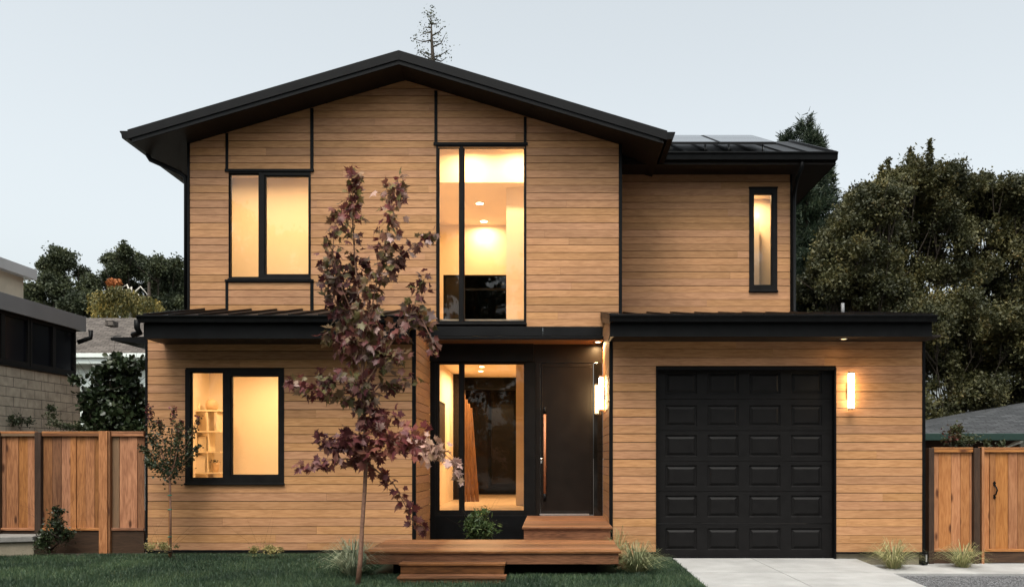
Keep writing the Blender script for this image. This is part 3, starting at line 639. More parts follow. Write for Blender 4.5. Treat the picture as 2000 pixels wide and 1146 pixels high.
# ------------------------------------------------------------------ interior rooms
rooms = MB()
def room(x0, x1, y0, y1, z0, z1, back=(), front=True, floor=None):
    t_ = .06
    rooms.box(x0-t_, x0, y0, y1, z0, z1); rooms.box(x1, x1+t_, y0, y1, z0, z1); rooms.box(x0-t_, x1+t_, y0, y1+t_, z1, z1+t_)
    if not floor: rooms.box(x0-t_, x1+t_, y0, y1+t_, z0-t_, z0)
    for a, b, c, d_ in cells(x0-t_, x1+t_, z0, z1, back): rooms.box(a, b, y1, y1+t_, c, d_)
yi = .145
room(-6.05, -3.75, YU+yi, 15.75, 4.1, 6.72)
lh = lambda px0, px1, py0, py1, k: rect(px0, px1, py0, py1, k)
bw = lh(866, 990, 537, 640, .694)
room(-2.42, -.30, YU+yi, 18.0, 3.85, 7.05, [bw])
rooms.box(-2.42, -.30, 15.2, 15.3, Z(358, .82), 7.05); rooms.box(-2.42, -.3, 15.3, 18.0, Z(358, .82), Z(358, .82)+.05)
rooms.box(X(989, .806), -.3, 15.5, 15.58, 3.85, Z(358, .82))
room(-2.3, -.3, YU+yi, 22.1, .53, 3.42, [lh(909, 1008, 758, 966, .5655)], floor=True)
rooms.box(X(1008, .735), -.3, 17.0, 17.08, .53, 3.42)
room(-6.0, -3.4, YL+yi, 14.7, .6, 3.15)
room(3.3, 4.22, YR+yi, 16.0, 3.7, 6.4)
rooms.box(3.3, 3.86, 15.75, 15.82, 3.7, 6.05)
rooms.build('interior_wall', M['wallin'], house)
q = MB(); ty = YU+yi
while ty < 22:
    tx = -2.3
    while tx < -.35: q.box(tx+.002, min(tx+.6, -.3)-.002, ty, min(ty+.6, 22.1)-.004, .47, .53); tx += .6
    ty += .6
q.build('tiled_floor', M['tile'], house)
q = MB(); q.box(X(890, .62), X(1008, .62), 20.2, 20.4, Z(760, .62), 3.415); q.build('ceiling_beam', M['black'], house)
bd = lh(909, 1008, 758, 966, .5655)
q = MB()
for a, b, c, d_ in cells(*bd, [(bd[0]+.09, bd[0]+.6, bd[2]+.12, bd[3]-.08), (bd[0]+.68, bd[1]-.06, bd[2]+.3, bd[3]-.08)]): q.box(a, b, 22.1, 22.16, c, d_)
rd = q.build('rear_door', M['black'], house, label='dark glazed rear door at the end of the hall')
q = MB(); q.box(bd[0]+.01, bd[1]-.01, 22.13, 22.14, bd[2]+.01, bd[3]-.01); q.build('pane', mat('rear_glass', (.012, .010, .008), .25, 0, .25), rd)
q = MB()
for a, b, c, d_ in cells(*bw, [(bw[0]+.04, X(900, .694), bw[2]+.05, bw[3]-.03), (X(908, .694), bw[1]-.03, bw[2]+.05, bw[3]-.03)]): q.box(a, b, 18.0, 18.06, c, d_)
q.box(X(908, .694), bw[1]-.03, 18.0, 18.05, Z(567, .694), Z(563, .694))
rw = q.build('rear_window', M['black'], house, label='dark rear window seen through the tall window')
q = MB(); q.box(bw[0]+.01, bw[1]-.01, 18.03, 18.035, bw[2]+.01, bw[3]-.01); q.build('pane', M['tinted'], rw)
# light fittings
def downlight(x, y, z, power, label, r=.05, glow=M['bulb'], spread=170, col=(1, .70, .38), size=.12, group='ceiling downlights'):
    t = thing('downlight', label, 'ceiling light', (x, y, z), group)
    q = MB(); q.lathe([(r+.02, -.006), (r+.02, 0), (r, 0), (r, -.006)], (x, y, z), 20); q.build('trim_ring', M['white'], t)
    q = MB(); q.lathe([(r, -.007), (r, -.004)], (x, y, z), 20); q.build('lens', glow, t)
    l = bpy.data.lights.new('light', 'AREA'); l.shape = 'DISK'; l.size = size; l.energy = power; l.color = col; l.spread = R(spread)
    o = bpy.data.objects.new('light', l); C.objects.link(o); o.parent = t; o.location = (0, 0, -.012); return t
WC = (1, .64, .31)
downlight(-5.75, 14.65, 6.71, 18, 'added second ceiling light behind the upper left window, farther left', .12, size=.3, col=WC)  # unseen lamp added to even out the glow in this room
downlight(-4.6, 14.65, 6.71, 22, 'ceiling light in the room behind the upper left window', .12, size=.3, col=WC)
downlight(-1.5, YU+.55, 7.04, 24, 'added fill ceiling light just inside the top of the tall window', .06, col=WC)  # extra unseen lamp, added so the whole tall window glows yellow
for px, py, l_ in ((937, 397, 'brighter recessed downlight seen through the tall window'), (945, 432, 'farther recessed downlight seen through the tall window')):
    kz = (892-py)*S/(Z(358, .82)-H); downlight(X(px, kz), D0/kz, Z(358, .82)-.002, 12, l_, .07, col=WC)
downlight(-.62, YU+.6, 7.04, 18, 'small ceiling light at the upper right corner of the tall window', .05, col=WC)
kz = (892-715.5)*S/(3.42-H); downlight(X(941, kz), D0/kz, 3.418, 36, 'recessed downlight above the hall behind the entrance window', .05, col=WC)
downlight(-1.6, 18.7, 3.418, 30, 'recessed downlight farther down the hall', .05, col=WC)
downlight(-4.6, 13.7, 3.148, 26, 'ceiling light in the room behind the lower left window', .10, size=.3, col=WC)
downlight(-5.8, 13.5, 3.148, 7, 'small ceiling light above the shelves', .05, size=.1, col=WC)
downlight(3.75, YR+.35, 6.398, 13, 'ceiling light behind the narrow upper right window', .08, col=WC)
downlight(X(1168, .90), 13.9, cz0+.002, 14, 'recessed downlight in the soffit over the front door', .04, col=(1, .62, .28), size=.08)
downlight(X(1648, 1.025), 12.2, Z(657, 1.045)+.002, .35, 'recessed downlight in the eave above the garage', .035, glow=M['faint'], col=(1, .62, .28), size=.08)
def tube_light(parent, p, e_):
    l = bpy.data.lights.new('light', 'POINT'); l.energy = e_; l.color = (1, .64, .30); l.shadow_soft_size = .03
    o = bpy.data.objects.new('light', l); C.objects.link(o); o.parent = parent; o.location = p
# sconce by the garage
sx, sz0, sz1 = X(1664.5, 1.012), Z(800, 1.012), Z(725, 1.012); sy = YG-.11
t = thing('wall_lamp', 'glowing vertical tube lamp on the wood wall right of the garage door', 'wall lamp', (sx, YG, (sz0+sz1)/2), 'tube wall lamps')
q = MB(); q.tube([(sx, sy, sz0+.025), (sx, sy, sz1-.025)], .044, 18); q.build('lamp_tube', M['tube'], t)
M['capwood'] = painted('lamp_cap', (.45, .25, .12), .4, 8)
for a, b in ((sz0, sz0+.025), (sz1-.025, sz1)): q = MB(); q.tube([(sx, sy, a), (sx, sy, b)], .047, 18); q.build('end_cap', M['capwood'], t)
q = MB(); q.box(sx-.03, sx+.03, YG-.035, YG-.001, (sz0+sz1)/2-.12, (sz0+sz1)/2+.12); q.tube([(sx, YG-.02, (sz0+sz1)/2), (sx, sy, (sz0+sz1)/2)], .012, 8); q.build('back_plate', M['bronze'], t)
# sconce at the entrance side wall
ks = .926; sx, sy, sz0, sz1 = X(1177.7, ks), Yk(ks), Z(801, ks), Z(735, ks)
t = thing('wall_lamp', 'glowing vertical tube lamp on the side wall by the front door', 'wall lamp', (XGL, sy, (sz0+sz1)/2), 'tube wall lamps')
q = MB(); q.tube([(sx-.03, sy, sz0+.02), (sx-.03, sy, sz1-.02)], .033, 18); q.build('lamp_tube', M['tube2'], t)
for a, b in ((sz0-.015, sz0+.02), (sz1-.02, sz1+.01)): q = MB(); q.tube([(sx-.03, sy, a), (sx-.03, sy, b)], .035, 18); q.build('end_cap', M['capwood'], t)
q = MB(); q.box(XGL-.03, XGL-.0005, sy-.05, sy+.05, Z(778, .95), Z(756, .95)); q.tube([(sx, sy, (sz0+sz1)/2), (XGL-.02, sy, (sz0+sz1)/2)], .012, 8); q.build('back_plate', M['metal'], t)

# ------------------------------------------------------------------ things indoors
ksf = .885; ysf = Yk(ksf)
shx = lambda p: X(p, ksf); shz = lambda p: Z(p, ksf)
t = thing('shelf_unit', 'pale wooden open shelf unit behind the narrow lower left pane', 'shelf', (shx(400), ysf, .6))
for py in (800, 841, 881, 922, 962): q = MB(); q.box(shx(366), shx(430), ysf, ysf+.3, shz(py+3), shz(py)); q.build('shelf_board', M['shelf'], t, .003)
for px, a, b in ((404, 803, 841), (422, 803, 841), (406, 844, 881), (382, 844, 881), (404, 884, 922), (377, 884, 922), (404, 925, 962), (420, 925, 962)):
    q = MB(); q.box(shx(px)-.010, shx(px)+.010, ysf+.01, ysf+.29, shz(b)+.001, shz(a)-.001); q.build('divider', M['shelf'], t, .003)
q = MB(); q.lathe([(.07, 0), (.10, .03), (.105, .10), (.085, .16), (.03, .19)], (shx(407), ysf+.15, shz(800)+.001)); one(q, 'vase', M['ceramic'], 'rounded ceramic vase standing on top of the shelf unit', 'vase')
q = MB(); q.lathe([(.022, 0), (.026, .04), (.018, .09), (.004, .12)], (shx(383), ysf+.12, shz(800)+.001)); one(q, 'figurine', M['shelf'], 'small pale pointed ornament left of the vase on the shelf unit', 'ornament')
q = MB(); q.lathe([(.04, 0), (.05, .05), (.06, .12), (.062, .16), (.052, .162)], (shx(415), ysf+.13, shz(922)+.001)); one(q, 'planter', M['ceramic'], 'round planter pot on the lower shelf', 'plant pot')
P_ = np.array([[shx(415), ysf+.13, shz(922)+.16]])+rng.normal(size=(40, 3))*[.045, .04, .018]+[0, 0, .03]
o = scatter('potted_plant', M['laurel'], P_, .03, LEAF, LF); o['label'] = 'tuft of dark leaves in the round pot on the lower shelf'; o['category'] = 'plant'
q = MB(); q.box(shx(384), shx(401), ysf+.05, ysf+.27, shz(881)+.001, shz(852)); one(q, 'storage_box', M['shelf'], 'pale square box in the middle left shelf compartment', 'box', bevel=.006)
q = MB(); q.box(shx(379), shx(400), ysf+.03, ysf+.26, shz(922)+.001, shz(889)); one(q, 'storage_box', M['wallin'], 'large pale box in the lower left shelf compartment', 'box', bevel=.006)
t = thing('picture', 'narrow black framed picture on the hall wall behind the maple branch', 'picture', (-2.3, 17, 2))
q = MB(); q.box(-2.298, -2.24, 16.55, 17.5, 1.5, 2.62); q.build('picture_frame', M['black'], t, .003); q = MB(); q.box(-2.241, -2.236, 16.6, 17.45, 1.55, 2.57); q.build('canvas', M['dark_wood'], t)
for i, lab in enumerate(('leftmost long reddish plank of the bundle leaning in the hall', 'second long reddish plank from the left of the leaning bundle', 'third long reddish plank from the left of the leaning bundle', 'rightmost long reddish plank of the bundle leaning in the hall')):
    kq = .68; q = MB(); yq = Yk(kq)+.05*i; xb0, xb1 = X(903+8*i, kq), X(910.5+8*i, kq); xt0, xt1 = X(901+4*i, kq), X(908.5+4*i, kq); zt_ = 2.86-.09*i
    q.hexa([(xb0, yq, .531), (xb1, yq, .531), (xb1, yq+.045, .531), (xb0, yq+.045, .531), (xt0, yq, zt_), (xt1, yq, zt_), (xt1, yq+.045, zt_), (xt0, yq+.045, zt_)], 2)
    one(q, 'wood_plank', M['plank'], lab, 'plank', 'planks leaning in the hall', .004)

# ------------------------------------------------------------------ deck and steps
zd = Z(1044, 1.0); YDf, YDb = Yk(1.21), Yk(1.06)+.02; DX0, DX1 = -306*S, 110*S
t = thing('deck', 'low reddish hardwood deck floating above the lawn before the entrance', 'deck', (-.7, 11, 0))
def boards(mb, x0, x1, y0, y1, z, n, th=.028, gap=.005):
    w_ = (y1-y0)/n
    for i in range(n): mb.box(x0, x1, y0+i*w_, y0+(i+1)*w_-gap, z-th, z)
q = MB(); boards(q, DX0, DX1, YDf, YDb, zd, 10); q.build('deck_board', M['deck'], t, .004)
q = MB(); q.box(DX0+.03, DX1-.03, YDf+.02, YDf+.055, Z(1101, 1.207), zd-.03); q.box(DX0+.03, DX0+.06, YDf+.056, YDb, Z(1101, 1.207), zd-.03); q.box(DX1-.06, DX1-.03, YDf+.056, YDb, Z(1101, 1.207), zd-.03); q.build('rim_board', M['deck'], t, .003)
q = MB(); q.box(DX0+.3, DX1-.3, YDf+.35, YDb-.1, -.05, zd-.16); q.build('base', M['backing'], t)
zs_ = H-.982; q = MB(); boards(q, -57*S, 110*S, Yk(1.06), YU-.04, zs_, 15)
t2 = thing('entry_step', 'hardwood platform step leading from the deck to the front door', 'step', (.2, 13, 0)); q.build('deck_board', M['deck'], t2, .004)
q = MB(); q.box(-57*S+.025, 110*S-.03, Yk(1.06)+.025, Yk(1.06)+.06, .2, zs_-.03); q.box(-57*S+.025, -57*S+.06, Yk(1.06)+.061, YU-.05, .2, zs_-.03); q.box(110*S-.065, 110*S-.03, Yk(1.06)+.061, YU-.05, .2, zs_-.03); q.build('riser', M['deck'], t2, .003)
t3 = thing('garden_steps', 'two hardwood steps leading from the lawn up to the deck', 'step', (-1, 10, 0))
q = MB(); ka = 1.24; boards(q, X(779, ka), X(986.5, ka), Yk(ka), YDf+.018, Z(1099.5, ka), 2); boards(q, X(775, 1.27), X(988, 1.27), Yk(1.27), Yk(ka)+.02, Z(1126, 1.27), 2); q.build('tread', M['deck'], t3, .004)
q = MB(); q.box(X(780, ka)+.01, X(985.5, ka)-.01, Yk(ka)+.02, YDf+.015, Z(1126, 1.27)+.001, Z(1099.5, ka)-.03); q.box(X(776, 1.27)+.01, X(987, 1.27)-.01, Yk(1.27)+.02, Yk(ka)+.018, -.05, Z(1126, 1.27)-.03); q.build('riser', M['deck'], t3, .003)
t4 = thing('side_step', 'small hardwood step at the right end of the deck', 'step', (1, 11.3, 0))
q = MB(); boards(q, DX1+.005, DX1+.27, 10.95, 11.7, .235, 5); q.build('tread', M['deck'], t4, .003); q = MB(); q.box(DX1+.01, DX1+.255, 10.97, 11.69, -.05, .206); q.build('riser', M['deck'], t4, .003)

# ------------------------------------------------------------------ fences
def fence(name, label, k, px0, px1, pyt, pyb, posts, mt, pylo, z0, hinge=False, seams=None, group='wooden fence panels'):
    y = Yk(k); t = thing(name, label, 'gate' if hinge else 'fence', (X((px0+px1)/2, k), y, z0), group)
    a, b = X(px0, k), X(px1, k); zt, zb = Z(pyt, k), Z(pylo, k)
    q = MB(); q.box(a, b, y-.03, y+.05, zt-.035, zt); q.build('cap_rail', mt, t, .004, label='flat cap rail')
    q = MB(); x_ = a+.002
    while x_ < b-.03:
        w_ = min(random.choice((.09, .14, .14, .19)), b-x_); q.box(x_, x_+w_-.005, y+.016*random.random(), y+.03, zb-.02, zt-.036, ax=2); x_ += w_
    q.build('fence_boards', mt, t, .002)
    boxo('rail', mt, t, a, b, y-.028, y+.0, zt-.075, zt-.036); boxo('rail', mt, t, a, b, y-.03, y+.0, zb-.04, zb)
    q = MB(); q.box(a, b, y-.012, y+.028, z0, zb-.041); q.build('kickboard', M['dark_wood'], t, .003)
    for p0, p1, dark, pr_ in posts:
        q = MB(); q.box(X(p0, k), X(p1, k), y-pr_, y+.08, z0-.1, zt+(.003 if not dark else -.012), ax=2); q.build('post', M['dark_wood'] if dark else mt, t, .005)
    return t
kfl = .97; zf_ = .04
fence('fence', 'weathered cedar fence panel at the far left behind the stone wall', kfl, -120, 71, 842, 1070, [(-2, 4, True, .05), (71, 83, True, .05)], M['fence'], 1030, zf_)
fence('fence', 'cedar fence panel with one grey board between dark post and pale post', kfl, 83.5, 197, 842, 1070, [(197.5, 214, False, .07)], M['fence'], 1030, zf_)
fence('fence', 'narrow cedar fence panel against the left wing of the house', kfl, 214.5, 282, 842, 1070, [(215, 219, False, .06)], M['fence'], 1030, zf_)
fence('fence', 'knotty cedar fence panel against the garage wing', .985, 1822, 1899, 873, 1100, [(1811, 1821.5, True, .06), (1899, 1910.5, True, .06)], M['fence_r'], 1071, -.10)
gt = fence('gate', 'knotty cedar gate with black pull handle at the far right', .985, 1915, 2120, 873, 1100, [(1915, 1920, False, .045)], M['fence_r'], 1071, -.08, True)
q = MB(); hx_ = X(1942, .985); hy = Yk(.985)-.03
q.tube([(hx_, hy+.025, Z(947, .985)), (hx_, hy-.02, Z(950, .985)), (hx_+.012, hy-.03, Z(956, .985)), (hx_, hy-.02, Z(964, .985)), (hx_, hy+.025, Z(967, .985))], [.008, .011, .013, .011, .008], 8)
for zc, s_ in ((944.5, 1), (969, -1)):
    zc = Z(zc, .985); q.prism([(hx_, zc+.045*s_), (hx_+.024, zc+.012*s_), (hx_+.01, zc-.0*s_), (hx_+.02, zc-.02*s_), (hx_, zc-.035*s_), (hx_-.02, zc-.02*s_), (hx_-.01, zc), (hx_-.024, zc+.012*s_)], hy+.02, hy+.028, 'y')
q.build('handle', M['black'], gt)
# stone bench wall at far left
t = thing('garden_wall', 'low concrete garden wall with pale capstone in front of the left fence', 'wall', (-8.5, 12.2, 0))
kk = 1.005; q = MB(); q.hexa([(X(-160, kk), 11.9, .0), (X(70, 1.0), 12.45, .0), (X(70, 1.0), 12.78, .0), (X(-160, kk), 12.78, .0), (X(-160, kk), 11.9, .26), (X(70, 1.0), 12.45, .26), (X(70, 1.0), 12.78, .26), (X(-160, kk), 12.78, .26)]); q.build('wall_body', M['found'], t)
q = MB(); q.hexa([(X(-160, kk), 11.86, .262), (X(71, 1.0), 12.41, .262), (X(71, 1.0), 12.79, .262), (X(-160, kk), 12.79, .262), (X(-160, kk), 11.86, .345), (X(71, 1.0), 12.41, .345), (X(71, 1.0), 12.79, .345), (X(-160, kk), 12.79, .345)]); q.build('capstone', M['stone'], t, .01)

# ------------------------------------------------------------------ neighbours
nb = thing('neighbour_house', 'block walled flat roofed neighbour house with dark window band', 'house', (-10, 15, 0))
kn = .75; XN = X(157, kn); YN1, YN0 = Yk(kn), 9.6; zbt = Z(738, kn); zwt = Z(645, kn); zrt = Z(635, .746)
q = MB(); q.box(-20, XN, YN0, YN1, -.1, zbt); q.build('wall', M['block'], nb)
q = MB(); q.box(-20, XN-.02, YN0, YN1-.02, zwt, zrt-.02); q.box(-20, XN+.03, YN0, YN1+.03, zbt+.002, zbt+.05); q.build('header', M['black'], nb)
yw = YN1-.1
for i in range(9):
    q = MB(); y1_ = yw-.03; y0_ = yw-.75
    for a, b, c, d_ in cells(y0_, y1_, zbt+.05, zwt, [(y0_+.05, y1_-.05, zbt+.12, zwt-.07)]): q.box(XN-.07, XN-.01, a, b, c, d_)
    o = q.build('window', M['frame'], nb); q = MB(); q.box(XN-.055, XN-.05, y0_+.04, y1_-.04, zbt+.1, zwt-.05); q.build('pane', M['solar'], o); yw -= .75 if i % 2 else .72
q = MB(); q.box(-20, XN-.2, YN0, YN1-.2, zbt+.05, zwt); q.build('interior', M['backing'], nb)
XR_ = XN+.03; q = MB(); q.box(-20, XR_, YN0-.4, YN1+.08, zrt, zrt+.05); q.box(-19, XR_-.12, YN0-.3, YN1-.1, zrt+.05, zrt+.12); q.build('roof', M['greypaint'], nb, .004)
kk = D0/(YN1+.08)
q = MB(); q.box(XR_-.02, XR_+.03, YN0-.4, YN1+.10, zrt-.13, zrt+.16); q.box(-20, XR_-.021, YN1+.08, YN1+.10, zrt-.13, zrt+.16); q.build('fascia', M['greypaint'], nb, .003)
q = MB(); q.tube([(XN+.15, YN1+.1, zrt-.1), (XN+.15, YN1+.1, zrt-.25), (XN-.02, YN1-.06, zrt-.36)], .045, 8); q.build('downspout', M['black'], nb)
ZC = Z(545, .748); q = MB(); q.box(-20, -10.45, YN0, YN1-.05, zrt+.1, ZC); q.build('upper_wall', painted('cream_stucco', (.50, .44, .34), .8, 3, .12), nb)
q = MB(); q.box(-20, -10.30, YN0, YN1+.15, ZC, ZC+.20); q.build('upper_roof', painted('pale_grey_fascia', (.40, .40, .40), .5, 2, .1), nb, .003)
# white house
wh = thing('neighbour_house', 'white house with brown shingle roof beyond the left fence', 'house', (-14, 25, 0))
k1 = .5; zg = Z(690, k1); x0_, x1_ = -24, -9.0; yg = Yk(k1)
q = MB(); q.box(x0_+.4, x1_-.4, yg+.4, yg+9, -.1, zg); q.build('wall', M['white'], wh)
kt = .44; yt = Yk(kt); zt_ = Z(621, kt); q = MB()
for sgn_, ye in ((1, yg), (-1, 2*yt-yg)):
    L_ = math.hypot(yt-yg, zt_-zg); p = [(x0_, ye, zg), (x1_, ye, zg), (x1_, yt, zt_), (x0_, yt, zt_)]
    b = len(q.v); q.v += p; q.f.append([b, b+1, b+2, b+3] if sgn_ > 0 else [b+3, b+2, b+1, b]); pts_ = [(x0_, 0), (x1_, 0), (x1_, L_), (x0_, L_)]
    q.uv += pts_ if sgn_ > 0 else pts_[::-1]; q.rn += [(.5, .5)]*4; q.sm.append(False)
q.build('roof', M['shingle'], wh)
q = MB(); q.box(x0_, x1_, yg-.10, yg, zg-.13, zg-.005); q.box(x0_+.1, x1_-.1, yg-.02, yg+.4, zg-.30, zg-.131); q.build('gutter', M['white'], wh, .01)
q = MB(); kv = .475; q.box(X(211, kv), X(227, kv), Yk(kv)-.2, Yk(kv)+.15, Z(638, kv), Z(627, kv)); q.build('roof_vent', M['shingle'], wh, .02)
q = MB(); kw = D0/(yg+.39); q.box(X(186, kw), X(212, kw), yg+.36, yg+.4, Z(760, kw), Z(706, kw)); q.build('window', M['solar'], wh)
# right house
rh = thing('neighbour_house', 'low house with grey shingle hip roof behind the cedar gate', 'house', (12, 18, 0))
k1 = .70; ye = Yk(k1); ze = Z(846, k1); xe0, xe1 = X(1745, k1), X(2500, k1); rid = [(8.2, ye+3.6, Z(846, k1)+1.9), (xe1, ye+3.6, Z(846, k1)+1.9)]
q = MB(); apx = X(1780, k1)
def shf(pts, uvs): b = len(q.v); q.v.extend(pts); q.f.append(list(range(b, b+len(pts)))); q.uv.extend(uvs); q.rn.extend([(.5, .5)]*len(pts)); q.sm.append(False)
hx0 = X(1935, k1); ye2 = Yk(.66); ze2 = ze
A = (X(1745, k1), ye, ze); B = (xe1+8, ye, ze); Cc = (xe1+8, ye+4.2, ze+1.14); Dd = (13.67, ye+4.2, ze+1.14)
shf([A, B, Cc, Dd], [(A[0], 0), (B[0], 0), (Cc[0], 4.5), (Dd[0], 4.5)])
E = (X(1745, k1), ye+8.4, ze); shf([E, A, Dd], [(8.4, 0), (0, 0), (4.2, 4.5)])
q.build('roof', M['shingle_g'], rh)
q = MB(); q.box(A[0], B[0], ye-.12, ye, ze-.15, ze+.0); q.build('gutter', M['greenfascia'], rh, .01)
q = MB(); q.box(A[0]+.5, X(1975, .67), ye+.5, ye+8, -.1, ze-.02); q.build('wall', M['dark_wood'], rh)
q = MB(); q.box(X(1975, .67)+.01, B[0], ye+.45, ye+8, -.1, ze-.02); q.build('wall', M['white'], rh)
q = MB(); kd_ = .7; q.tube([(X(1993, kd_), ye-.05, ze-.1), (X(1993, kd_), ye-.05, Z(860, kd_)), (X(1980, kd_), ye+.3, Z(872, kd_)), (X(1980, kd_), ye+.3, 0)], .05, 8); q.build('downspout', M['white'], rh)
# ================================================================== PLANTS
# --- background trees, right
def clumps_px(lst, k, dy=1.2):
    return [(X(a, k), Yk(k)+random.uniform(-dy, dy), Z(b, k), r*S/k) for a, b, r in lst]
def fill(x0, x1, topf, bot, k, n, r0, r1, dy=1.5):
    out = []
    for i in range(n):
        px = random.uniform(x0, x1); r = random.uniform(r0, r1); tp = topf(px)+12+r*.9; py = random.uniform(tp, bot) if random.random() > .4 else tp+random.uniform(0, 25)
        out.append((px, py, r))
    return clumps_px(out, k, dy)
def interp(pts):
    xs, ys = zip(*pts); return lambda x: float(np.interp(x, xs, ys))
k = .45; zt = 0
topA = interp([(1630, 440), (1650, 390), (1690, 345), (1730, 325), (1760, 315), (1800, 305), (1850, 330), (1880, 360)])
topB = interp([(1830, 360), (1850, 345), (1900, 338), (1925, 348), (1960, 338), (2010, 345), (2100, 365)])
crown_tree('oak_tree', 'large broad oak with olive leaves right of the dark conifer', 'tree', (X(1745, k), Yk(k), -.1), fill(1640, 1855, topA, 720, k, 190, 18, 38), M['oak'], M['bark'], 170000, .095, .30, 'oaks behind the garage wing', 60)
crown_tree('oak_tree', 'large broad oak at the right edge of the view', 'tree', (X(1945, k), Yk(k)+1, -.1), fill(1850, 2070, topB, 740, k*.98, 190, 18, 38), M['oak'], M['bark'], 170000, .095, .30, 'oaks behind the garage wing', 60)
k2 = .52
topC = interp([(1640, 600), (1750, 560), (1850, 600), (1950, 560), (2050, 540)])
crown_tree('oak_tree', 'lower dark oak in front of the two big oaks, above the garage roof', 'tree', (X(1850, k2), Yk(k2), -.1), fill(1730, 1970, interp([(1730, 560), (1790, 590), (1860, 540), (1960, 600)]), 830, k2, 75, 20, 40), M['oak'], M['bark'], 95000, .09, .2, 'oaks behind the garage wing')
crown_tree('oak_tree', 'dark bushy oak between the conifer and the big oaks', 'tree', (X(1665, k2), Yk(k2), -.1), fill(1600, 1745, interp([(1590, 520), (1630, 430), (1665, 370), (1700, 345), (1745, 335)]), 640, k2, 80, 18, 36), M['oak'], M['bark'], 105000, .09, .2, 'oaks behind the garage wing')
crown_tree('oak_tree', 'low dark oak at the right edge above the shingle roof', 'tree', (X(2010, k2), Yk(k2), -.1), fill(1950, 2080, interp([(1950, 640), (2080, 600)]), 820, k2, 20, 26, 44), M['oak'], M['bark'], 50000, .09, .2, 'oaks behind the garage wing')
# conifer
def conifer(name, label, base, h, rad, n, m, bark, sparse=1.0, group=None, low=.12, leaf=.16):
    t = thing(name, label, 'tree', base, group); b = Vector(base); mb = MB(); mb.tube([b, b+Vector((0, 0, h*.5)), b+Vector((.05, 0, h))], [h*.018, h*.011, .02], 8)
    P = []; U = []
    nb_ = int(85*sparse)
    for i in range(nb_):
        f = low+(1-low)*(i+.5)/nb_; z = h*f; a = random.uniform(0, 6.283); r = rad*((1-f)**.75)*random.uniform(.65, 1.1)+.12
        p0 = b+Vector((0, 0, z)); dr_ = Vector((math.cos(a), math.sin(a), 0)); up_ = .25+.5*f
        p1 = p0+dr_*r*.5+Vector((0, 0, r*.05)); p2 = p0+dr_*r+Vector((0, 0, r*.28*up_)); mb.tube([p0, p1, p2], [.035*(1.2-f), .022*(1.2-f), .006], 4, False)
        m_ = int(n/nb_*(.3+r/rad*1.3)); s = rng.random(m_)**.7
        q = np.array(p0)[None]*(1-s)[:, None]+np.array(p2)[None]*s[:, None]; side = np.array((-math.sin(a), math.cos(a), 0))
        wd = (.16+.20*r*(1-s*.7)); q = q+side[None]*(rng.normal(size=m_)*wd*.5)[:, None]+np.stack([np.zeros(m_), np.zeros(m_), rng.normal(size=m_)*.12-.05], 1)
        P.append(q); U.append(np.tile(np.array(dr_)*.6+np.array((0, 0, .5)), (m_, 1)))
    mb.build('trunk', bark, t); P = np.concatenate(P); U = np.concatenate(U)
    scatter('crown', m, P, leaf*(.6+.8*rng.random(len(P))), [(-.09, 0, 0), (.09, 0, 0), (.03, 1, .03), (-.03, 1, .03)], LF, U, 1.1, t)
    return t
k = .47
for px, top, rd_, lab in ((1574, 236, 2.5, 'tall dark conifer rising behind the upper right roof'), (1612, 262, 2.2, 'second dark conifer beside the tall one'), (1535, 262, 1.2, 'thin conifer with its tip poking above the roof edge')):
    conifer('conifer_tree', lab, (X(px, k), Yk(k)+(0 if px != 1612 else .8), -.1), Z(top, k)+.1, rd_, 52000, M['conif'], M['bark'], 1.5, 'conifers behind the upper right wing')
# the thin bare-ish top above the ridge
k = .26; t = thing('conifer_tree', 'sparse thin treetop poking up behind the roof ridge', 'tree', (X(846, k), Yk(k), -.1)); mb = MB()
b0 = W3(846, 892, k); b0.z = -.1; tp = W3(842, 32, k); mb.tube([b0, W3(847, 300, k), W3(846, 120, k), W3(843, 75, k), tp], [.45, .25, .12, .07, .015], 7)
P = []
for (s, m1, e, c) in [((846, 112), (860, 113), (880, 104), 60), ((846, 108), (828, 100), (812, 88), 50), ((845, 92), (862, 88), (872, 72), 34), ((844, 78), (828, 84), (808, 80), 30), ((844, 70), (858, 62), (867, 50), 16), ((843, 62), (832, 66), (822, 70), 34), ((843, 55), (835, 50), (826, 46), 26), ((843, 48), (850, 46), (858, 44), 22), ((846, 118), (834, 114), (820, 108), 30), ((843, 84), (850, 80), (860, 78), 18), ((846, 116), (862, 120), (874, 112), 20), ((842, 40), (840, 36), (842, 30), 30)]:
    dy = random.uniform(-.6, .6); s, m1, e = W3(*s, k), W3(*m1, k), W3(*e, k); m1.y += dy*.5; e.y += dy
    mb.tube([s, m1, e], [.05, .03, .008], 4, False)
    for j in range(c):
        f = random.random(); q = s.lerp(m1, f*2) if f < .5 else m1.lerp(e, f*2-1)
        P.append(q+Vector(np.array(rng.normal(size=3)))*.16*(.4+f))
for j in range(5):
    for i in range(12): P.append(e+Vector(np.array(rng.normal(size=3)))*.22)
mb.build('trunk', M['bark'], t); scatter('crown', M['oak_dark'], np.array(P), .14, LEAF, LF, None, 1, t)

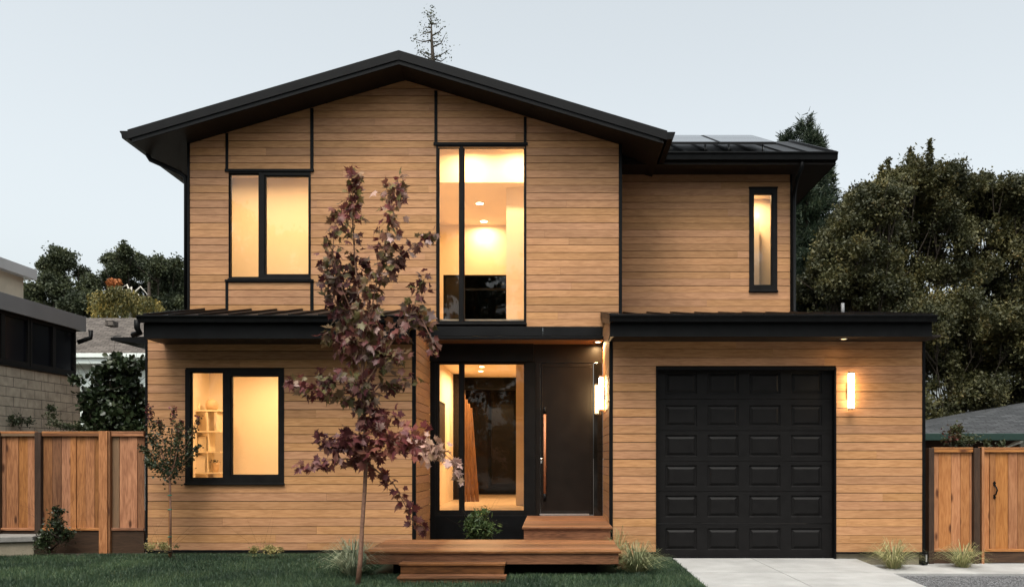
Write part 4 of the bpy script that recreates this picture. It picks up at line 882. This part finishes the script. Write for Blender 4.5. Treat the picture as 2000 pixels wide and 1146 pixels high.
# --- background trees, left
k = .30
crown_tree('oak_tree', 'dark airy oak left of the gap, behind the grey roofed neighbour', 'tree', (X(112, k), Yk(k), -.1), clumps_px([(110, 505, 26), (85, 515, 16), (140, 530, 16), (100, 545, 26), (125, 570, 28), (75, 580, 24), (150, 600, 24), (95, 610, 26), (170, 585, 16), (120, 640, 30), (60, 620, 20)], k), M['oak_dark'], M['bark'], 50000, .13, .3, 'dark oaks behind the left neighbour')
crown_tree('oak_tree', 'dark airy oak with uneven crown in the middle of the left group', 'tree', (X(250, k), Yk(k), -.1), clumps_px([(225, 508, 16), (245, 500, 14), (268, 502, 14), (215, 520, 16), (250, 525, 26), (285, 530, 26), (205, 545, 20), (180, 560, 20), (235, 560, 26), (300, 560, 30), (190, 600, 30), (260, 600, 34), (300, 610, 30)], k), M['oak_dark'], M['bark'], 60000, .13, .3, 'dark oaks behind the left neighbour')
crown_tree('oak_tree', 'dark rounded oak against the left edge of the house', 'tree', (X(335, k), Yk(k)-2, -.1), clumps_px([(330, 530, 20), (350, 525, 18), (315, 545, 20), (340, 560, 30), (360, 570, 30), (320, 595, 28), (350, 600, 30), (380, 540, 25)], k*1.03), M['oak_dark'], M['bark'], 50000, .13, .3, 'dark oaks behind the left neighbour')
crown_tree('small_tree', 'small tree with a tuft of orange leaves among the dark oaks', 'tree', (X(220, .33), Yk(.33), -.1), clumps_px([(220, 552, 8), (222, 560, 6)], .33, .2), M['orange'], M['bark'], 700, .16, .09)
# weeping birch
k = .37; t = thing('willow_tree', 'yellowing weeping willow in front of the dark oaks', 'tree', (X(252, k), Yk(k), -.1)); mb = MB()
b0 = W3(252, 892, k); b0.z = -.1; mb.tube([b0, W3(253, 620, k), W3(254, 580, k), W3(257, 560, k)], [.18, .12, .07, .03], 7); P = []
for (p1, p2, p3) in [((254, 585), (235, 560), (215, 580)), ((254, 580), (275, 560), (288, 575)), ((254, 570), (248, 556), (238, 562)), ((254, 600), (225, 590), (200, 575)), ((254, 590), (270, 575), (280, 590)), ((230, 600), (215, 585), (203, 575))]:
    mb.tube([W3(*p1, k), W3(*p2, k), W3(*p3, k)], [.05, .035, .012], 5, False)
for j in range(190):
    px = random.uniform(192, 300); py = 562+abs(px-250)*.35+random.uniform(0, 12); yo = random.uniform(-1.2, 1.2); l_ = random.uniform(20, 55); q0 = W3(px, py, k)
    for i in range(46): P.append((q0.x+random.gauss(0, .05), q0.y+yo, q0.z-random.random()*l_*S/k))
mb.build('trunk', M['pale_bark'], t); scatter('crown', M['willow'], np.array(P), .13, LEAF, LF, (0, 0, -1), .8, t)
# glossy shrub behind left fence
k = .82; cl = clumps_px([(225, 720, 16), (200, 740, 18), (250, 735, 22), (270, 720, 14), (190, 770, 22), (225, 770, 30), (262, 765, 26), (180, 800, 18), (215, 815, 34), (255, 815, 34), (195, 840, 30), (230, 860, 34), (275, 800, 20), (275, 850, 30), (228, 700, 7), (172, 745, 8), (268, 705, 6)], k, .3)
crown_tree('laurel_shrub', 'dark glossy leaved shrub standing behind the left fence', 'shrub', (X(228, k), Yk(k), 0), cl, M['laurel'], M['bark'], 9500, .085, .05, tmpl=WLEAF, tf=WF)
# ivy tips above the left fence
for cx_, pts, lab in ((35, [(10, 828, 10), (28, 820, 12), (34, 800, 8), (45, 825, 12), (36, 780, 4)], 'climbing vine on the block wall at the far left'), (105, [(90, 830, 10), (98, 812, 8), (112, 822, 10), (98, 795, 4), (125, 832, 9)], 'climbing vine at the middle of the block wall'), (148, [(140, 820, 5), (150, 830, 7), (160, 835, 7), (135, 835, 6)], 'small climbing vine near the corner of the block wall')):
    crown_tree('climbing_vine', lab, 'vine', (X(cx_, .86), Yk(.86), 0), clumps_px(pts, .86, .06), M['oak_dark'], M['bark'], 520, .045, .015, 'vines on the block wall')
# shrubs above right fence
crown_tree('garden_shrub', 'reddish green shrub showing above the right fence', 'shrub', (X(1865, .9), Yk(.9), -.1), clumps_px([(1865, 840, 10), (1858, 855, 14), (1880, 862, 12), (1895, 858, 10), (1905, 866, 8), (1866, 828, 5), (1870, 880, 20)], .9, .15), M['myrtle'], M['bark'], 1500, .05, .02)
crown_tree('garden_shrub', 'tiny reddish shrub tips above the gate', 'shrub', (X(1935, .9), Yk(.9), -.1), clumps_px([(1930, 864, 6), (1945, 868, 5), (1960, 866, 4), (1935, 880, 12)], .9, .1), M['myrtle'], M['bark'], 420, .045, .015)
# back garden tree seen through the rear window
crown_tree('garden_tree', 'dark tree outside the rear window', 'tree', (-2.9, 26, 0), [(-2.9+random.uniform(-2.2, 2.2), 26+random.uniform(-1, 1), random.uniform(4.5, 8), random.uniform(.5, .9)) for _ in range(60)], M['oak_dark'], M['bark'], 40000, .13, .2)

# street trees opposite: unseen, added to darken reflections in glass and dark metal
sp_ = None
for i, (x_, y_, lab) in enumerate(((-34, -13, 'added unseen street tree farthest left across the road behind the viewer'), (-25, -15, 'second added unseen street tree from the left across the road'), (-16, -13, 'third added unseen street tree from the left across the road'), (-8, -14.5, 'fourth added unseen street tree from the left across the road'), (1, -13, 'fifth added unseen street tree from the left across the road'), (10, -15, 'sixth added unseen street tree from the left across the road'), (19, -13, 'seventh added unseen street tree from the left across the road'), (29, -14, 'added unseen street tree farthest right across the road'))):
    if sp_ is None:
        sp_ = crown_tree('added_street_tree', lab, 'tree', (x_, y_, -.1), [(x_+random.uniform(-4.6, 4.6), y_+random.uniform(-2, 2), random.uniform(1.2, 12.5), random.uniform(.9, 1.6)) for _ in range(75)], M['oak_dark'], M['bark'], 36000, .30, .25, 'added unseen street trees across the road')
    else:
        r_ = sp_.copy(); C.objects.link(r_); r_.location = (x_, y_, -.1); r_['label'] = lab
        for c_ in list(sp_.children): d_ = c_.copy(); C.objects.link(d_); d_.parent = r_

# --- entry shrub, fence shrub
def shrub(name, label, k, pts, m, n, ls, base_py, tmpl=LEAF, tf=LF, r=.012, dy=.1):
    px = pts[0][0]; return crown_tree(name, label, 'shrub', (X(px, k), Yk(k), Z(base_py, k)), clumps_px(pts, k, dy), m, M['bark'], n, ls, r, tmpl=tmpl, tf=tf)
LANCE = [(0, 0, 0), (.13, .4, .03), (0, 1, -.05), (-.13, .4, .03)]
shrub('shrub', 'small rounded green shrub before the entrance window', .93, [(935, 1015, 16), (922, 1022, 13), (950, 1024, 13), (938, 1035, 18), (925, 1040, 12), (950, 1042, 12), (937, 1003, 9), (946, 998, 5)], leafm('bed_shrub_leaves', [(0, (.03, .055, .02)), (.7, (.06, .10, .035)), (1, (.13, .17, .06))], .45), 1500, .085, 1052, LANCE, LF)
shrub('shrub', 'upright dark green shrub in front of the left fence', 1.0, [(105, 1040, 17), (108, 1000, 9), (100, 1015, 10), (118, 1005, 7), (112, 1025, 12), (95, 1050, 14), (122, 1045, 12), (108, 990, 5), (130, 1055, 8), (100, 1060, 16), (85, 1056, 9)], M['laurel'], 2400, .04, 1075)
for px, py, lab in ((312, 1066, 'pale flowering ground plant at the foot of the staked young tree'), (520, 1070, 'pale flowering ground plant under the lower left window')):
    shrub('flowering_plant', lab, 1.04, [(px, py, 8), (px-14, py+2, 6), (px+14, py+2, 6), (px+24, py+3, 4), (px-24, py+4, 5)], M['yellowfl'], 1100, .022, 1080)

# --- crape myrtle with stake
k = 1.03; y_ = Yk(k); t = thing('young_tree', 'young staked tree with dark green and red leaves before the lower left window', 'tree', (X(332, k), y_, .03)); mb = MB()
p = lambda a, b, d_=0: W3(a, b, k)+Vector((0, d_, 0))
mb.tube([Vector((X(333, k), y_, .0)), p(333, 1000), p(332, 940), p(331, 915)], [.018, .016, .015, .012], 8); P = []
br = [[(331, 930), (318, 890), (300, 850), (290, 815), (289, 792)], [(332, 925), (330, 870), (331, 830), (330, 792)], [(332, 930), (350, 890), (368, 850), (382, 812)], [(331, 925), (305, 905), (285, 885), (262, 872)], [(331, 935), (315, 900), (300, 872), (282, 850)], [(333, 930), (345, 895), (352, 860), (352, 830)], [(332, 935), (322, 880), (312, 840), (308, 820)], [(333, 935), (350, 912), (366, 890), (380, 868)], [(332, 930), (340, 880), (344, 850), (345, 820)], [(331, 930), (312, 912), (296, 905), (288, 900)]]
G = []
for pts in br:
    dd = random.uniform(-.25, .25); q = [p(a, b, dd*i/len(pts)) for i, (a, b) in enumerate(pts)]; mb.tube(q, [.010-.0085*i/(len(q)-1) for i in range(len(q))], 5, False)
    for j in range(270):
        f = random.random()**.8; i = min(int(f*(len(q)-1)), len(q)-2); c = q[i].lerp(q[i+1], f*(len(q)-1)-i); r_ = .070*(1.15-f)+.010
        c = c+Vector(np.array(rng.normal(size=3)))*r_*.8; P.append(c); G.append(min(1, max(0, .5*random.random()+.75*(c.z-Z(880, k))/.75)))
mb.build('trunk', M['mbark'], t); scatter('crown', M['myrtle'], np.array(P), .034*(.7+.6*rng.random(len(P))), WLEAF, WF, None, 1, t, np.array(G))
stake = thing('garden_stake', 'thin wooden stake tied to the young tree with green ties', 'stake', (X(330, k), y_+.02, 0))
q = MB(); q.box(X(329, k)-.008, X(329, k)+.010, y_-.0+.02, y_+.04, 0, Z(925, k), ax=2); q.build('stake_pole', M['fence_r'], stake)
for py in (967, 995, 1048):
    q = MB(); q.tube([(X(331, k)-.022+.0, y_+.0, Z(py, k)), (X(331, k), y_-.02, Z(py, k)+.004), (X(331, k)+.035, y_, Z(py, k)+.006)], .008, 6); q.build('tie', M['green'], stake)

# --- the maple
k = 1.30; ym = Yk(k); t = thing('maple_tree', 'slender young maple with purple and green leaves in front of the house', 'tree', (X(700, k), ym, .03)); mb = MB()
def mp(a, b, d_=0): return W3(a, b, k)+Vector((0, d_, 0))
base = mp(698, 1150); base.z = .02
trunk = [base, mp(704, 1090), mp(707, 1030), mp(712, 960), mp(715, 900), mp(713, 850), mp(711, 800), mp(708, 740), mp(708, 690), mp(706, 640), mp(700, 580), mp(694, 520), mp(690, 460), mp(690, 400), mp(700, 345)]
tr_ = [.030, .027, .024, .023, .022, .020, .018, .016, .014, .012, .010, .008, .006, .004, .002]
mb.tube(trunk, tr_, 10)
BR = [  # points, leaves, spread px
 ([(692, 480), (690, 420), (694, 370), (703, 342)], 110, 14), ([(700, 590), (694, 530), (690, 480)], 50, 22),
 ([(710, 720), (722, 640), (742, 550), (762, 470), (775, 410), (786, 372)], 210, 24),
 ([(735, 570), (768, 515), (800, 485), (830, 465), (850, 452)], 58, 15),
 ([(712, 760), (752, 690), (790, 635), (815, 590), (832, 545)], 105, 19), ([(800, 620), (825, 625), (842, 660), (850, 690)], 42, 16),
 ([(708, 740), (680, 660), (655, 590), (640, 540), (642, 490)], 135, 22), ([(700, 640), (668, 560), (655, 500), (662, 450), (672, 420)], 70, 20),
 ([(706, 700), (690, 650), (672, 610), (668, 560)], 90, 28), ([(708, 700), (725, 650), (722, 600), (715, 550)], 80, 26),
 ([(711, 800), (670, 775), (620, 762), (580, 752), (545, 735)], 88, 15), ([(711, 800), (690, 750), (650, 735), (625, 745)], 44, 20),
 ([(708, 760), (735, 720), (760, 700), (795, 700)], 62, 22), ([(712, 790), (740, 745), (770, 745), (800, 735)], 34, 17),
 ([(713, 850), (725, 810), (760, 812), (790, 820)], 44, 16),
 ([(714, 890), (745, 868), (790, 860), (830, 868), (865, 885)], 170, 28), ([(800, 862), (850, 870), (885, 900), (903, 935)], 26, 12),
 ([(714, 900), (735, 920), (765, 945), (785, 985), (800, 1020), (825, 1035)], 44, 12), ([(714, 895), (690, 870), (655, 870), (620, 855)], 60, 16), ([(714, 900), (680, 895), (645, 900), (612, 910)], 44, 13), ([(714, 905), (708, 870), (700, 850), (690, 860)], 60, 26),
 ([(711, 820), (716, 790), (710, 760), (705, 740)], 60, 22), ([(706, 690), (676, 680), (655, 660), (645, 655)], 54, 22), ([(706, 690), (735, 690), (760, 660), (765, 640)], 42, 20)]
P = []; U = []; T_ = []; SZ = []
for bi, (pts, n_, sp_) in enumerate(BR):
    dd = random.uniform(-.45, .45); q = [mp(a, b, dd*i/(len(pts)-1)) for i, (a, b) in enumerate(pts)]
    mb.tube(q, [.0105-.0085*i/(len(q)-1) for i in range(len(q))], 6, False)
    tone = random.random()
    for j in range(int(n_*(1.0 if pts[0][1] < 790 else 1.3))):
        f = .08+.92*random.random()**.85; i = min(int(f*(len(q)-1)), len(q)-2); c = q[i].lerp(q[i+1], f*(len(q)-1)-i)
        r_ = .78*sp_*S/k; o_ = Vector((random.gauss(0, 1), random.gauss(0, 1.1), random.gauss(0, 1)))*r_*.62*(1.1-.35*f); e = c+o_
        if random.random() < .25: mb.tube([c, c.lerp(e, .5)+Vector((0, 0, .012)), e], [.0022, .0016, .001], 3, False)
        od = o_.normalized()*.75 if o_.length > 1e-5 else Vector((1, 0, 0))
        P.append(e); U.append((od.x, od.y-.1, od.z-.55)); SZ.append(random.uniform(.064, .118)*(1.15-.25*f))
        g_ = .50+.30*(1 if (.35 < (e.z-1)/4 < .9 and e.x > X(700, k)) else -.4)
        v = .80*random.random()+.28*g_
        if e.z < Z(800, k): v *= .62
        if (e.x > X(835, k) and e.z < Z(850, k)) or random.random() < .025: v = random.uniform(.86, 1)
        T_.append(min(1, max(0, v)))
mb.build('trunk', M['mbark'], t)
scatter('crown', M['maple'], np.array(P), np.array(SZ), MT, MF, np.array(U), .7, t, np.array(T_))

# --- ornamental grasses
def tuft(label, px, py, k, m, n, rad, hgt, z0, lean=0):
    c = Vector((X(px, k), Yk(k), z0)); V = []; F = []; rn = []
    for i in range(n):
        a = random.uniform(0, 6.283); r0 = random.random()*rad*.18; o = rad*random.uniform(.25, 1.1); h = hgt*random.uniform(.5, 1.1)*(1.15-.5*o/rad); w_ = random.uniform(.002, .0045)
        d = Vector((math.cos(a), math.sin(a), 0)); s = Vector((-d.y, d.x, 0))*w_; p0 = c+d*r0; p1 = p0+d*o*.35+Vector((lean*.03, 0, h*.7)); p2 = p0+d*o*.8+Vector((lean*.06, 0, h)); p3 = p0+d*o*1.15+Vector((lean*.09, 0, h*.82))
        b = len(V); V += [p0-s, p0+s, p1-s, p1+s, p2-s*.7, p2+s*.7, p3]; F += [(b, b+1, b+3, b+2), (b+2, b+3, b+5, b+4), (b+4, b+5, b+6)]; r_ = random.random(); rn += [(r_, 0)]*11
    me = bpy.data.meshes.new('ornamental_grass'); me.from_pydata([tuple(v) for v in V], [], F); u = me.uv_layers.new(name='rnd'); u.data.foreach_set('uv', np.array(rn, dtype=np.float32).ravel()); me.materials.append(m)
    link('ornamental_grass', me, None, 0, label=label, category='grass clump', group='ornamental grass clumps')
tuft('silvery grass clump at the left end of the deck', 690, 1120, 1.2, M['silver'], 420, .44, .50, .02)
tuft('pale grass clump at the right end of the deck by the driveway', 1243, 1120, 1.17, M['sedge'], 440, .44, .44, .0)
tuft('grass clump right of the garage door against the wall', 1745, 1095, 1.03, M['sedge'], 300, .46, .44, -.12)
tuft('grass clump in front of the right fence', 1880, 1095, 1.02, M['sedge'], 260, .40, .40, -.12)
tuft('thin wispy grass clump beside the small side step', 1208, 1090, 1.08, M['sedge'], 70, .22, .50, .05)
# --- lawn blades
def blades(n, x0, x1, y0, y1, z, hole=None):
    P = np.stack([rng.uniform(x0, x1, n), rng.uniform(y0, y1, n), np.full(n, z)], 1); return P
P = np.concatenate([blades(150000, -8.2, 1.72, 9.0, 11.9, .033), blades(42000, -11.5, -1.9, 11.9, 12.46, .033), blades(16000, -12, -8.2, 9.0, 11.9, .033), blades(9000, -7, -2.1, 12.46, 12.6, .03)])
ins_ = (P[:, 0] > DX0+.02) & (P[:, 0] < DX1-.02) & (P[:, 1] > YDf+.12); P = P[~ins_]
ins_ = (P[:, 0] > X(775, 1.27)) & (P[:, 0] < X(988, 1.27)) & (P[:, 1] > Yk(1.27)); P = P[~ins_]
o = scatter('grass', M['grass'], P, .050*(.5+.9*rng.random(len(P))), [(-.055, 0, 0), (.055, 0, 0), (.035, .6, .08), (-.035, .6, .08), (0, 1, .25)], [(0, 1, 2, 3), (3, 2, 4)], (0, 0, 1), .65)
o['kind'] = 'stuff'; o['label'] = 'short dense green lawn grass'; o['category'] = 'grass'
# --- gravel stones
n = 16000; P = np.stack([rng.uniform(X(1730, 1.1)-1.2, 9.5, n), rng.uniform(9.2, y_f-.16, n), np.full(n, -.112)], 1); P = P[P[:, 0] > xr(P[:, 1])+.03]
o = scatter('gravel', M['gravel'], P, .015*(.5+rng.random(len(P))), [(1, 0, 0), (-1, .1, 0), (0, 0, 1), (.1, 0, -1), (0, .8, .1), (0, -.5, 0)], [(0, 4, 2), (2, 4, 1), (1, 4, 3), (3, 4, 0), (2, 5, 0), (1, 5, 2), (3, 5, 1), (0, 5, 3)], (0, 0, 1), .5)
o['kind'] = 'stuff'; o['label'] = 'dark grey crushed gravel beside the driveway'; o['category'] = 'gravel'
